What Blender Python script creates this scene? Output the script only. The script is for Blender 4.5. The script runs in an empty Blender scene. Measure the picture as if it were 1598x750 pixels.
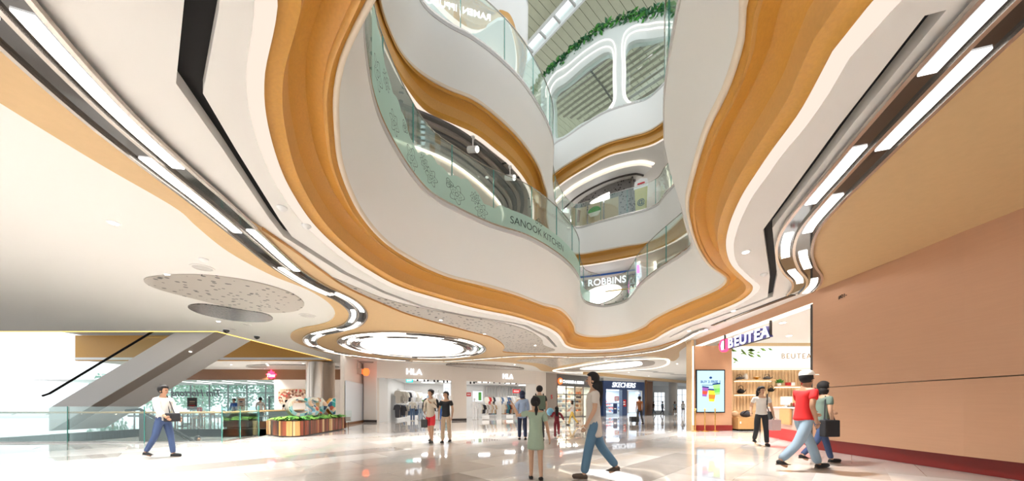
import bpy, bmesh, math, random
from mathutils import Vector, Matrix
random.seed(11)
SC = bpy.context.scene
COL = SC.collection
# ------------------------------------------------------------------ camera
F, CX, HY, CZ = 530.0, 799.0, 632.0, 1.2      # focal length / principal point in the 1598x750 frame, eye height
cam = bpy.data.cameras.new('camera'); cam_o = bpy.data.objects.new('camera', cam); COL.objects.link(cam_o)
cam.sensor_width = 36; cam.sensor_fit = 'HORIZONTAL'; cam.lens = F / 1598 * 36
cam.shift_y = (HY - 375) / 1598; cam.clip_start = .05; cam.clip_end = 300
cam_o.location = (0, 0, CZ); cam_o.rotation_euler = (math.pi / 2, 0, 0)
SC.camera = cam_o
# ------------------------------------------------------------------ sky, exposure
w = bpy.data.worlds.new('World'); SC.world = w; w.use_nodes = True
bg = w.node_tree.nodes['Background']; bg.inputs[0].default_value = (.90, .96, 1.0, 1); bg.inputs[1].default_value = .92
vs = SC.view_settings; vs.view_transform = 'Standard'; vs.look = 'None'; vs.gamma = 1; vs.use_curve_mapping = False
vs.exposure = 0.88

# ------------------------------------------------------------------ projection helpers (pixel -> ray -> plane that carries the thing)
def U(px, py, z):
    d = F * (z - CZ) / (HY - py); return Vector(((px - CX) * d / F, d, z))
def G(px, py): return U(px, py, 0.0)
def D(px, py, Y): return Vector(((px - CX) * Y / F, Y, CZ + (HY - py) * Y / F))
def upl(pts, z): return [U(x, y, z).xy for x, y in pts]

# ------------------------------------------------------------------ materials
M = {}
def _set(b, k, v):
    if k in b.inputs: b.inputs[k].default_value = v
def mat(name, col, rough=.5, metal=0, spec=.5, noise=0, nscale=8, bump=0, bscale=40, emit=None, estr=0, coat=0, stretch=None):
    m = bpy.data.materials.new(name); m.use_nodes = True; nt = m.node_tree; b = nt.nodes['Principled BSDF']
    c = (*col, 1)
    _set(b, 'Base Color', c); _set(b, 'Roughness', rough); _set(b, 'Metallic', metal); _set(b, 'Specular IOR Level', spec); _set(b, 'Coat Weight', coat)
    if emit: _set(b, 'Emission Color', (*emit, 1)); _set(b, 'Emission Strength', estr)
    if noise or bump:
        tc = nt.nodes.new('ShaderNodeTexCoord'); mp = nt.nodes.new('ShaderNodeMapping'); nt.links.new(tc.outputs['Object'], mp.inputs[0])
        if stretch: mp.inputs['Scale'].default_value = stretch
    if noise:
        n = nt.nodes.new('ShaderNodeTexNoise'); n.inputs['Scale'].default_value = nscale; n.inputs['Detail'].default_value = 5
        nt.links.new(mp.outputs[0], n.inputs['Vector'])
        r = nt.nodes.new('ShaderNodeMix'); r.data_type = 'RGBA'
        r.inputs[6].default_value = (*[max(0, x * (1 - noise)) for x in col], 1); r.inputs[7].default_value = (*[min(1, x * (1 + noise)) for x in col], 1)
        nt.links.new(n.outputs['Fac'], r.inputs[0]); nt.links.new(r.outputs[2], b.inputs['Base Color'])
    if bump:
        n2 = nt.nodes.new('ShaderNodeTexNoise'); n2.inputs['Scale'].default_value = bscale; nt.links.new(mp.outputs[0], n2.inputs['Vector'])
        bp = nt.nodes.new('ShaderNodeBump'); bp.inputs['Strength'].default_value = bump; nt.links.new(n2.outputs['Fac'], bp.inputs['Height']); nt.links.new(bp.outputs[0], b.inputs['Normal'])
    M[name] = m; return m
def emi(name, col, s):
    m = bpy.data.materials.new(name); m.use_nodes = True; nt = m.node_tree; nt.nodes.clear()
    e = nt.nodes.new('ShaderNodeEmission'); e.inputs[0].default_value = (*col, 1); e.inputs[1].default_value = s
    o = nt.nodes.new('ShaderNodeOutputMaterial'); nt.links.new(e.outputs[0], o.inputs[0]); M[name] = m; return m
def glass(name, tint, refl=.08, frost=0.0, fcol=(.6, .8, .72)):
    m = bpy.data.materials.new(name); m.use_nodes = True; nt = m.node_tree; nt.nodes.clear()
    t = nt.nodes.new('ShaderNodeBsdfTransparent'); t.inputs[0].default_value = (*tint, 1)
    g = nt.nodes.new('ShaderNodeBsdfGlossy'); g.inputs['Roughness'].default_value = .01; g.inputs[0].default_value = (.9, 1, .97, 1)
    fr = nt.nodes.new('ShaderNodeLayerWeight'); fr.inputs[0].default_value = .22
    mu = nt.nodes.new('ShaderNodeMath'); mu.operation = 'MULTIPLY_ADD'; mu.inputs[1].default_value = .30; mu.inputs[2].default_value = refl; mu.use_clamp = True
    nt.links.new(fr.outputs['Fresnel'], mu.inputs[0])
    mx = nt.nodes.new('ShaderNodeMixShader'); nt.links.new(mu.outputs[0], mx.inputs[0]); nt.links.new(t.outputs[0], mx.inputs[1]); nt.links.new(g.outputs[0], mx.inputs[2])
    last = mx
    if frost:
        d = nt.nodes.new('ShaderNodeBsdfDiffuse'); d.inputs[0].default_value = (*fcol, 1)
        tr = nt.nodes.new('ShaderNodeBsdfTranslucent'); tr.inputs[0].default_value = (*fcol, 1)
        ad = nt.nodes.new('ShaderNodeMixShader'); nt.links.new(d.outputs[0], ad.inputs[1]); nt.links.new(tr.outputs[0], ad.inputs[2])
        m2 = nt.nodes.new('ShaderNodeMixShader'); m2.inputs[0].default_value = frost
        nt.links.new(mx.outputs[0], m2.inputs[1]); nt.links.new(ad.outputs[0], m2.inputs[2]); last = m2
    o = nt.nodes.new('ShaderNodeOutputMaterial'); nt.links.new(last.outputs[0], o.inputs[0]); M[name] = m; return m
def spotted(name, base, dark, scale, size, rough=.3, metal=.0):
    """perforated metal panel: scattered dark holes"""
    m = mat(name, base, rough, metal); nt = m.node_tree; b = nt.nodes['Principled BSDF']
    tc = nt.nodes.new('ShaderNodeTexCoord'); v = nt.nodes.new('ShaderNodeTexVoronoi'); v.inputs['Scale'].default_value = scale
    nt.links.new(tc.outputs['Object'], v.inputs['Vector'])
    lt = nt.nodes.new('ShaderNodeMath'); lt.operation = 'LESS_THAN'; lt.inputs[1].default_value = size; nt.links.new(v.outputs['Distance'], lt.inputs[0])
    r = nt.nodes.new('ShaderNodeMix'); r.data_type = 'RGBA'; r.inputs[6].default_value = (*base, 1); r.inputs[7].default_value = (*dark, 1)
    nt.links.new(lt.outputs[0], r.inputs[0]); nt.links.new(r.outputs[2], b.inputs['Base Color']); return m

mat('ceil', (.82, .80, .765), .55)
mat('fascia', (.87, .875, .85), .42, coat=.0)
mat('lip', (.80, .70, .56), .5)
mat('wood', (.63, .315, .05), .42, noise=.13, nscale=26, bump=.05, bscale=90, stretch=(1, 1, 3))
mat('wood_lit', (.66, .37, .11), .45, noise=.1, nscale=26)  # same timber painted lighter, imitating the light caught by step faces
mat('tan', (.60, .405, .205), .5, noise=.06, nscale=10)
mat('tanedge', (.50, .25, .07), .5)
emi('cove', (1.0, .85, .72), .555)  # band surface glows itself, imitating light from a hidden cove strip
emi('led', (1.0, .97, .93), 3.2)
emi('ledwarm', (1.0, .86, .68), 1.5)
emi('amber', (1.0, .58, .16), 1.1)
emi('archled', (1.0, .90, .86), .95)
emi('disc', (1.0, .98, .95), 1.7)
emi('signsoft', (.93, .96, 1.0), .85)
mat('archpaint', (.70, .745, .71), .5)
emi('down', (1.0, .95, .86), 4.0)
emi('signwhite', (.96, .97, 1.0), 1.15)
mat('black', (.010, .009, .009), .6, spec=.15)
mat('blackgloss', (.02, .018, .016), .06, spec=.8)
mat('rail', (.55, .50, .45), .22, metal=.9)
mat('steel', (.62, .58, .54), .25, metal=1)
mat('columnmetal', (.62, .53, .45), .27, metal=1)
mat('white', (.85, .85, .84), .5)
mat('whitecool', (.78, .84, .90), .25)
mat('beige', (.78, .715, .65), .55)
mat('taupe', (.34, .29, .25), .5)
mat('dark', (.06, .05, .045), .45)
mat('brown', (.24, .105, .04), .4, noise=.1, nscale=14)
mat('copper', (.555, .32, .195), .4, metal=.2, noise=.05, nscale=5, stretch=(.3, .3, 6))
mat('redskirt', (.22, .015, .012), .35)
mat('red', (.62, .02, .025), .4)
mat('orange', (.85, .20, .04), .5)
mat('gold', (.72, .47, .14), .25, metal=1)
mat('oak', (.62, .40, .20), .5, noise=.12, nscale=12)
mat('oakpale', (.72, .52, .30), .5, noise=.08, nscale=12)
mat('grey', (.30, .30, .30), .5)
mat('greylight', (.56, .54, .52), .45)
mat('greydark', (.12, .115, .11), .45)
mat('leaf', (.07, .30, .045), .5, noise=.5, nscale=9)
mat('leafdark', (.035, .16, .06), .5, noise=.5, nscale=9)
mat('leaflite', (.20, .42, .06), .5, noise=.4, nscale=7)
mat('navy', (.015, .04, .14), .35)
mat('blue', (.03, .14, .5), .4)
mat('plank', (.55, .55, .40), .6, noise=.07, nscale=3)
mat('soil', (.05, .03, .02), .9)
spotted('spot', (.46, .42, .375), (.035, .03, .028), 5.2, .26, .28)
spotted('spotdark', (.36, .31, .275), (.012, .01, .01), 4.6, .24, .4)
spotted('spotmirror', (.20, .17, .165), (.02, .018, .02), 12, .34, .22, .55)
spotted('spotwall', (.30, .28, .27), (.05, .045, .045), 7.0, .30, .4)
glass('glass', (.95, .985, .97), .035)
glass('glassdark', (.93, .98, .97), .05)
glass('film', (.85, .97, .92), .02, .80, (.72, .95, .85))
mat('glassedge', (.09, .36, .31), .15)
mat('ink', (.035, .075, .065), .6)

# ------------------------------------------------------------------ object helpers
def link(o): COL.objects.link(o); return o
def tag(o, label=None, cat=None, group=None, kind=None):
    if label: o['label'] = label
    if cat: o['category'] = cat
    if group: o['group'] = group
    if kind: o['kind'] = kind
    return o
def thing(name, label, cat, loc=(0, 0, 0), rz=0, group=None, kind=None):
    o = link(bpy.data.objects.new(name, None)); o.location = loc; o.rotation_euler = (0, 0, rz); o.empty_display_size = .1
    return tag(o, label, cat, group, kind)
def root_loc(p):
    v = Vector((0, 0, 0))
    while p: v = v + p.location; p = p.parent
    return v
def new(name, me, m=None, parent=None, world=True, smooth=False):
    """link a mesh; verts given in world space are shifted to an unrotated parent's space"""
    o = link(bpy.data.objects.new(name, me))
    if m is not None and not me.materials:
        for x in (m if isinstance(m, (list, tuple)) else [m]): me.materials.append(M[x] if isinstance(x, str) else x)
    if parent is not None:
        o.parent = parent
        if world: me.transform(Matrix.Translation(-root_loc(parent)))
    if smooth: me.shade_smooth()
    return o
def pyd(name, v, f, m=None, parent=None, world=True, smooth=False):
    me = bpy.data.meshes.new(name); me.from_pydata([tuple(x) for x in v], [], f); me.update()
    return new(name, me, m, parent, world, smooth)
class B:
    """collects shapes into one bmesh"""
    def __init__(s): s.bm = bmesh.new()
    def box(s, x0, x1, y0, y1, z0, z1, rz=0, c=None, mi=0):
        vs = [Vector((x, y, z)) for x in (x0, x1) for y in (y0, y1) for z in (z0, z1)]
        if rz:
            c = Vector(c) if c is not None else Vector(((x0 + x1) / 2, (y0 + y1) / 2, 0)); R = Matrix.Rotation(rz, 3, 'Z')
            c = Vector((c.x, c.y, 0)); vs = [R @ (q - c) + c for q in vs]
        b = [s.bm.verts.new(q) for q in vs]
        for f in ((0, 1, 3, 2), (4, 6, 7, 5), (0, 4, 5, 1), (2, 3, 7, 6), (0, 2, 6, 4), (1, 5, 7, 3)):
            s.bm.faces.new([b[i] for i in f]).material_index = mi
        return s
    def prism(s, poly, a, b_, mi=0):
        """poly: 3-D points; swept from offset a to offset b_ (vectors)"""
        A = [s.bm.verts.new(Vector(p) + Vector(a)) for p in poly]; Bv = [s.bm.verts.new(Vector(p) + Vector(b_)) for p in poly]; n = len(poly)
        for fs in (A[::-1], Bv): s.bm.faces.new(fs).material_index = mi
        for i in range(n): s.bm.faces.new([A[i], A[(i + 1) % n], Bv[(i + 1) % n], Bv[i]]).material_index = mi
        return s
    def lathe(s, prof, c=(0, 0, 0), n=16, mi=0, caps=True):
        rings = [[s.bm.verts.new((c[0] + r * math.cos(2 * math.pi * i / n), c[1] + r * math.sin(2 * math.pi * i / n), c[2] + z)) for i in range(n)] for r, z in prof]
        for a, b in zip(rings, rings[1:]):
            for i in range(n): s.bm.faces.new([a[i], a[(i + 1) % n], b[(i + 1) % n], b[i]]).material_index = mi
        if caps:
            s.bm.faces.new(rings[0][::-1]).material_index = mi; s.bm.faces.new(rings[-1]).material_index = mi
        return s
    def tube(s, pts, r, n=8, mi=0, closed=False):
        pts = [Vector(p) for p in pts]; rr = r if isinstance(r, (list, tuple)) else [r] * len(pts); rings = []; N = len(pts)
        for i, p in enumerate(pts):
            if closed: t = pts[(i + 1) % N] - pts[i - 1]
            else: t = pts[min(i + 1, N - 1)] - pts[max(i - 1, 0)]
            t.normalize(); up = Vector((0, 0, 1)) if abs(t.z) < .95 else Vector((1, 0, 0))
            a = t.cross(up).normalized(); b = t.cross(a)
            rings.append([s.bm.verts.new(p + (a * math.cos(2 * math.pi * k / n) + b * math.sin(2 * math.pi * k / n)) * rr[i]) for k in range(n)])
        for i in range(N if closed else N - 1):
            a, b = rings[i], rings[(i + 1) % N]
            for k in range(n): s.bm.faces.new([a[k], a[(k + 1) % n], b[(k + 1) % n], b[k]]).material_index = mi
        if not closed: s.bm.faces.new(rings[0][::-1]).material_index = mi; s.bm.faces.new(rings[-1]).material_index = mi
        return s
    def ball(s, c, r, sc=(1, 1, 1), u=12, v=8, mi=0):
        ret = bmesh.ops.create_uvsphere(s.bm, u_segments=u, v_segments=v, radius=r)
        for q in ret['verts']: q.co = Vector((q.co.x * sc[0], q.co.y * sc[1], q.co.z * sc[2])) + Vector(c)
        return s
    def quad(s, pts, mi=0):
        s.bm.faces.new([s.bm.verts.new(p) for p in pts]).material_index = mi; return s
    def build(s, name, m, parent=None, world=True, smooth=False, bevel=0):
        if bevel: bmesh.ops.bevel(s.bm, geom=[e for e in s.bm.edges], offset=bevel, segments=2, affect='EDGES', profile=.7)
        bmesh.ops.recalc_face_normals(s.bm, faces=s.bm.faces)
        me = bpy.data.meshes.new(name); s.bm.to_mesh(me); s.bm.free()
        o = new(name, me, m, parent, world, False)
        if smooth:
            me.shade_smooth()
            try: me.set_sharp_from_angle(angle=math.radians(38))
            except Exception: pass
        return o
def cat_rom(P, closed=False, n=10):
    P = [Vector(p) for p in P]; N = len(P); out = []
    for i in range(N if closed else N - 1):
        g = lambda k: P[k % N] if closed else P[max(0, min(N - 1, k))]
        a, b, c, d = g(i - 1), g(i), g(i + 1), g(i + 2)
        # centripetal parametrisation avoids loops on uneven keys
        t0 = 0; t1 = t0 + max((b - a).length, 1e-4) ** .5; t2 = t1 + max((c - b).length, 1e-4) ** .5; t3 = t2 + max((d - c).length, 1e-4) ** .5
        for k in range(n):
            t = t1 + (t2 - t1) * k / n
            A1 = a.lerp(b, (t - t0) / (t1 - t0)); A2 = b.lerp(c, (t - t1) / (t2 - t1)); A3 = c.lerp(d, (t - t2) / (t3 - t2))
            B1 = A1.lerp(A2, (t - t0) / (t2 - t0)); B2 = A2.lerp(A3, (t - t1) / (t3 - t1)); out.append(B1.lerp(B2, (t - t1) / (t2 - t1)))
    if not closed: out.append(P[-1].copy())
    return out
def resamp(P, n, closed=False):
    P = [Vector(p) for p in P] + ([Vector(P[0])] if closed else []); L = [0]
    for a, b in zip(P, P[1:]): L.append(L[-1] + (b - a).length)
    out = []; j = 0; cnt = n if closed else n - 1
    for i in range(n):
        t = L[-1] * i / cnt
        while j < len(L) - 2 and L[j + 1] < t: j += 1
        out.append(P[j].lerp(P[j + 1], (t - L[j]) / max(L[j + 1] - L[j], 1e-9)))
    return out
def length(P): return sum((Vector(b) - Vector(a)).length for a, b in zip(P, P[1:]))
def smooth_closed(pts, n=8): return cat_rom([Vector(p).to_2d() for p in pts], True, n)
def smooth_open(pts, n=8): return cat_rom([Vector(p).to_2d() for p in pts], False, n)
def ccw(P): return sum(a[0] * b[1] - b[0] * a[1] for a, b in zip(P, P[1:] + P[:1])) > 0
def slab_mesh(name, loops, z0, z1):
    cu = bpy.data.curves.new(name, 'CURVE'); cu.dimensions = '2D'; cu.fill_mode = 'BOTH'; cu.extrude = (z1 - z0) / 2
    for lp in loops:
        sp = cu.splines.new('POLY'); sp.points.add(len(lp) - 1)
        for p, q in zip(sp.points, lp): p.co = (q[0], q[1], 0, 1)
        sp.use_cyclic_u = True
    o = link(bpy.data.objects.new(name, cu)); dg = bpy.context.evaluated_depsgraph_get()
    me = bpy.data.meshes.new_from_object(o.evaluated_get(dg)); bpy.data.objects.remove(o); bpy.data.curves.remove(cu)
    me.transform(Matrix.Translation((0, 0, (z0 + z1) / 2))); me.name = name; me.materials.clear(); return me
def slab(name, loops, z0, z1, m, parent=None): return new(name, slab_mesh(name, loops, z0, z1), m, parent)
def offset_path(P, d, closed=False):
    P = [Vector(p) for p in P]; N = len(P); out = []
    for i in range(N):
        t = (P[(i + 1) % N] - P[i - 1]) if closed else (P[min(i + 1, N - 1)] - P[max(i - 1, 0)])
        t.normalize(); out.append(P[i] + Vector((-t.y, t.x)) * d)
    return out
def ribbon(name, P, o0, o1, z0, z1, m, parent=None, closed=False):
    """flat bar following plan path P between side offsets o0,o1 and heights z0,z1"""
    a = offset_path(P, o0, closed); b = offset_path(P, o1, closed); n = len(P); v = []; f = []
    for p, q in zip(a, b): v += [(p.x, p.y, z0), (q.x, q.y, z0), (q.x, q.y, z1), (p.x, p.y, z1)]
    for i in range(n if closed else n - 1):
        A = 4 * i; Bq = 4 * ((i + 1) % n)
        for k in range(4): f.append((A + k, A + (k + 1) % 4, Bq + (k + 1) % 4, Bq + k))
    if not closed: f += [(3, 2, 1, 0), (4 * n - 4, 4 * n - 3, 4 * n - 2, 4 * n - 1)]
    return pyd(name, v, f, m, parent)
def loft(name, rings, m, parent=None, closed=True, smooth=True):
    n = len(rings[0]); v = [tuple(p) for r in rings for p in r]; f = []
    for j in range(len(rings) - 1):
        for i in range(n if closed else n - 1):
            k = (i + 1) % n; f.append((j * n + i, j * n + k, (j + 1) * n + k, (j + 1) * n + i))
    return pyd(name, v, f, m, parent, True, smooth)
def text_mesh(s, size, depth=.01, bold=0, shear=0, align='CENTER', spacing=1.0):
    cu = bpy.data.curves.new('t', 'FONT'); cu.body = s; cu.size = size; cu.extrude = depth / 2; cu.align_x = align; cu.align_y = 'CENTER'; cu.offset = bold; cu.shear = shear; cu.space_character = spacing
    cu.resolution_u = 4
    o = link(bpy.data.objects.new('t', cu)); dg = bpy.context.evaluated_depsgraph_get()
    me = bpy.data.meshes.new_from_object(o.evaluated_get(dg)); bpy.data.objects.remove(o); bpy.data.curves.remove(cu); me.materials.clear(); return me
def text(name, s, size, pos, face, m, parent=None, depth=.01, bold=0, shear=0, mirror=False, align='CENTER', spacing=1.0, sx=1.0):
    """upright lettering at pos, facing plan direction 'face'"""
    me = text_mesh(s, size, depth, bold, shear, align, spacing)
    n = Vector((face[0], face[1], 0)).normalized(); x = Vector((0, 0, 1)).cross(n)
    R = Matrix((x, Vector((0, 0, 1)), n)).transposed().to_4x4()
    S = Matrix.Diagonal((-sx if mirror else sx, 1, 1, 1))
    me.transform(Matrix.Translation(Vector(pos)) @ R @ S)
    return new(name, me, m, parent)
def copy_tree(o, parent=None, link_to=None):
    c = o.copy(); COL.objects.link(c)
    if parent is not None: c.parent = parent
    for ch in list(o.children): copy_tree(ch, c)
    return c
# ================================================================== THE SHELL
ZC = 4.32                       # ground-floor ceiling
def pxring(z, keys):            # keys: (px, py[, landmark]) on the plane z, or ('p', x, y[, landmark]) in plan metres
    out = []
    for k in keys:
        if k[0] == 'p': out.append((k[1], k[2], len(k) > 3))
        else: v = U(k[0], k[1], z); out.append((v.x, v.y, len(k) > 2))
    return out
NSEG = (26, 34, 26, 26, 20, 22, 26, 20, 22)
def sample_ring(keys, n=12):
    dense = cat_rom([Vector((a, b)) for a, b, _ in keys], True, n); dense = dense + [dense[0]]
    lm = [i * n for i, k in enumerate(keys) if k[2]]; out = []
    assert len(lm) == len(NSEG), len(lm)
    for s in range(len(lm)):
        a = lm[s]; b = lm[(s + 1) % len(lm)]
        part = dense[a:b + 1] if b > a else dense[a:] + dense[1:b + 1]
        out += resamp(part, NSEG[s] + 1)[:-1]
    return out
def ring3(P, z): return [(p.x, p.y, z) for p in P]
def mixring(a, b, s, z): return [(p.x + (q.x - p.x) * s, p.y + (q.y - p.y) * s, z) for p, q in zip(a, b)]

zb2, zt2 = 4.8, 6.2
L2 = dict(
 r0=pxring(ZC, [(397, 0, 1), (384, 114), (389, 173), (408, 239), (433, 292), (478, 354, 1), (530, 399), (572, 427), (616, 450), (680, 469), (740, 485), (800, 497, 1),
    (840, 509), (866, 522), (875, 533, 1), (882, 541), (900, 546), (935, 547, 1), (965, 545), (990, 540), (1020, 533), (1040, 522, 1), (1060, 512), (1100, 497), (1130, 485), (1165, 469, 1), (1186, 449), (1173, 434), (1152, 413), (1145, 385), (1152, 354, 1),
    (1173, 309), (1197, 275), (1222, 240), (1260, 194), (1294, 145, 1), (1330, 85), ('p', 2.9, 1.6), ('p', 1.9, .7), ('p', .3, .6), ('p', -1.2, 1.4)]),
 r1=pxring(zb2, [(587, 0, 1), (551, 69), (538, 104), (530, 149), (530, 194), (537, 260), (567, 331, 1), (605, 376), (647, 404), (699, 428), (754, 442), (803, 456, 1),
    (848, 473), (872, 479), (888, 492), (897, 506, 1), (901, 518), (916, 523), (940, 524, 1), (980, 518), (1004, 508), (1016, 498, 1), (1040, 485), (1072, 470), (1096, 460), (1122, 447, 1), (1131, 435), (1104, 413), (1087, 387), (1074, 350), (1069, 312, 1),
    (1080, 260), (1100, 194), (1128, 135), (1152, 52), (1153, 0, 1), ('p', 1.75, 2.45), ('p', 1.1, 2.1), ('p', .2, 2.1), ('p', -.6, 2.45)]),
 r2=pxring(zt2, [('p', -.85, 3.35, 1), ('p', -1.5, 3.75), (570, 21), (571.5, 69), (585, 149), (603, 197, 1), (643, 265), (674, 300), (716, 324), (768, 348), (820, 365, 1),
    (854, 383), (886, 407), (904, 431, 1), (905, 447), (908, 460), (916, 470), (943, 475, 1), (974, 468), (987, 456), (995, 445, 1), (1019, 424), (1043, 407), (1062, 394), (1077, 382, 1), (1074, 362), (1067, 338), (1057, 290), (1036, 220, 1),
    (1035, 194), (1035, 145), (1043, 80), (1057, 0), ('p', 1.85, 3.5, 1), ('p', 1.2, 2.9), ('p', .2, 2.85)]), zc=ZC, zb=zb2, zt=zt2)
zc3, zb3, zt3 = 8.72, 9.2, 10.6
L3 = dict(
 r0=pxring(zc3, [('p', -2.2, 4.2, 1), ('p', -2.7, 5.4), (579, 21), (595, 66, 1), (629, 135), (660, 178), (699, 197), (740, 215), (768, 236), (799, 262, 1), (823, 296), (829, 324, 1), ('p', .85, 14.6), ('p', 1.3, 16.8), ('p', 2.4, 18.4),
    (905, 416, 1), (930, 413), (953, 409), (1002, 398, 1), ('p', 7.6, 15.5), ('p', 7.8, 13, 1), ('p', 7.0, 10.4), ('p', 6.0, 8.8), ('p', 5.2, 7.2, 1), ('p', 4.7, 5.6), ('p', 4.2, 4.2, 1), ('p', 2.4, 2.6), ('p', .2, 2.4), ('p', -1.2, 3)]),
 r1=pxring(zb3, [('p', -1.6, 4.6, 1), ('p', -2.3, 5.6), (595, 0), (608, 42, 1), (629, 83), (657, 111), (699, 135), (740, 152), (782, 184), (809, 211, 1), (830, 239), (842, 260), (850, 285), (855, 303, 1), ('p', 1.5, 14.4), ('p', 2.0, 16.4), ('p', 2.7, 17.5),
    (905, 395, 1), (936, 390), (974, 383), (1005, 378, 1), (1029, 369), ('p', 7.2, 14.6), ('p', 7.1, 12.5, 1), ('p', 6.4, 10.4), ('p', 5.4, 8.9), ('p', 4.6, 7.5, 1), ('p', 4.0, 6), ('p', 3.5, 4.6, 1), ('p', 2.2, 3.3), ('p', .2, 3.1), ('p', -1, 3.7)]),
 r2=pxring(zt3, [('p', -1.3, 5.2, 1), ('p', -1.95, 6.3), ('p', -2.15, 7.2, 1), (660, 0), (695, 31), (733, 52), (775, 83), (813, 121, 1), (837, 156), (854, 187), (864, 218, 1), ('p', 1.58, 12.9), ('p', 1.7, 14.2), ('p', 2.2, 16.2),
    (898, 353, 1), (932, 345), (974, 334), (1005, 326, 1), (1026, 317), (1036, 303), ('p', 6.9, 14), ('p', 6.7, 12.4, 1), ('p', 6.0, 10.4), ('p', 5.0, 9.1), ('p', 4.3, 7.8, 1), ('p', 3.7, 6.2), ('p', 3.2, 5, 1), ('p', 2, 3.8), ('p', .2, 3.6), ('p', -.8, 4.2)]), zc=zc3, zb=zb3, zt=zt3)
zc4, zb4, zt4 = 13.12, 13.6, 15.0
L4 = dict(
 r0=pxring(zc4, [('p', -2.6, 4.2, 1), ('p', -3.6, 6, 1), ('p', -3.5, 8), ('p', -2.6, 9.8), ('p', -1.3, 10.9), (787, 31, 1), (803, 70), ('p', .1, 12.3, 1), ('p', -.2, 14), ('p', -.3, 16), ('p', .1, 19), ('p', 1.1, 20.4),
    (854, 307, 1), (880, 286), (919, 262), (953, 244, 1), (995, 234), (1028, 223), ('p', 7.5, 13.5, 1), ('p', 7.0, 10.4), ('p', 6.0, 8.8), ('p', 5.2, 7.2, 1), ('p', 4.7, 5.6), ('p', 4.2, 4.2, 1), ('p', 2.4, 2.6), ('p', .2, 2.4)]),
 r1=pxring(zb4, [('p', -2, 4.6, 1), ('p', -3, 6.2, 1), ('p', -2.9, 7.7), ('p', -2.1, 9.2), ('p', -1, 10.3), (796, 31, 1), (809, 52), (823, 73, 1), ('p', .35, 13.5), ('p', .25, 16), ('p', .6, 18.6), ('p', 1.4, 19.4),
    (866, 268, 1), (880, 258), (912, 239), (946, 222, 1), (984, 211), (1009, 204), (1031, 191), ('p', 7, 13.4, 1), ('p', 6.4, 10.4), ('p', 5.4, 8.9), ('p', 4.6, 7.5, 1), ('p', 4.0, 6), ('p', 3.5, 4.6, 1), ('p', 2.2, 3.3), ('p', .2, 3.1)]),
 r2=pxring(zt4, [('p', -1.8, 4.9, 1), ('p', -2.8, 6.3, 1), ('p', -2.7, 7.6), ('p', -1.9, 9.0), ('p', -.8, 10.1), ('p', -.02, 10.8, 1), ('p', .3, 11.2), ('p', .56, 11.7, 1), ('p', .4, 13.5), ('p', .3, 16), ('p', .7, 18.3), ('p', 1.5, 19.1),
    ('p', 2.3, 17.75, 1), ('p', 2.75, 17.4), ('p', 3.6, 16.55), ('p', 4.48, 15.85, 1), ('p', 5.45, 15.45), ('p', 6.05, 15.2), ('p', 6.4, 14.7), ('p', 6.8, 13.4, 1), ('p', 6.2, 10.4), ('p', 5.2, 8.9), ('p', 4.4, 7.5, 1), ('p', 3.8, 6), ('p', 3.3, 4.7, 1), ('p', 2, 3.5), ('p', .2, 3.3)]), zc=zc4, zb=zb4, zt=zt4)
for L in (L2, L3, L4):
    for k in ('r0', 'r1', 'r2'): L[k.upper()] = sample_ring(L[k])

OUT = [(-30, -6), (20, -6), (20, 34), (-30, 34)]
def balcony(L, label, floor_hi, ceil_mat):
    a, b, c = L['R0'], L['R1'], L['R2']; zc, zb, zt = L['zc'], L['zb'], L['zt']
    t = thing('balcony', label, None, (0, 10, zc), kind='structure')
    pr = lambda s, dz: mixring(a, b, s, zc + dz * (zb - zc) / .48)
    # self-glowing cove band that turns up from the ceiling edge, stepped timber soffit, lip, flared white front
    loft('cove_band', [pr(0, 0), pr(.08, .015), pr(.17, .03)], 'cove', t)
    loft('timber_band', [pr(.17, .03), pr(.172, .055), pr(.26, .085), pr(.35, .10)], 'wood', t)
    loft('timber_step', [pr(.35, .10), pr(.356, .18), pr(.41, .34)], 'wood_lit', t)
    loft('timber_band', [pr(.41, .34), pr(.48, .46), pr(.60, .53)], 'wood', t)
    loft('timber_band', [pr(.60, .53), pr(.70, .48), pr(.80, .44)], 'wood', t)
    loft('timber_step', [pr(.80, .44), pr(.806, .40), pr(.85, .385)], 'wood_lit', t)
    loft('timber_band', [pr(.85, .385), pr(.855, .44), pr(.92, .47)], 'wood', t)
    loft('lip', [pr(.92, .47), pr(.922, .44), pr(.985, .45), pr(1, .50)], 'lip', t)
    m1 = mixring(b, c, .42, zb + (zt - zb) * .33); m2 = mixring(b, c, .80, zb + (zt - zb) * .68)
    loft('fascia', [pr(1, .50), m1, m2, ring3(c, zt)], 'fascia', t)
    slab('floor_slab', [OUT, [p for p in offset_path(c, .0, True)]], zt - .12, zt - .02, 'greylight', t)
    if ceil_mat: slab('soffit', [OUT, a], zc, zc + .1, ceil_mat, t)
    return t
bal2 = balcony(L2, 'sweeping white balcony front with orange timber cove around the ground floor opening', 6.1, None)
bal3 = balcony(L3, 'white curved balcony one floor further up with orange timber underside', 10.5, 'ceil')
bal4 = balcony(L4, 'white curved balcony of the top floor below the roof planks', 14.9, 'ceil')

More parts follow.
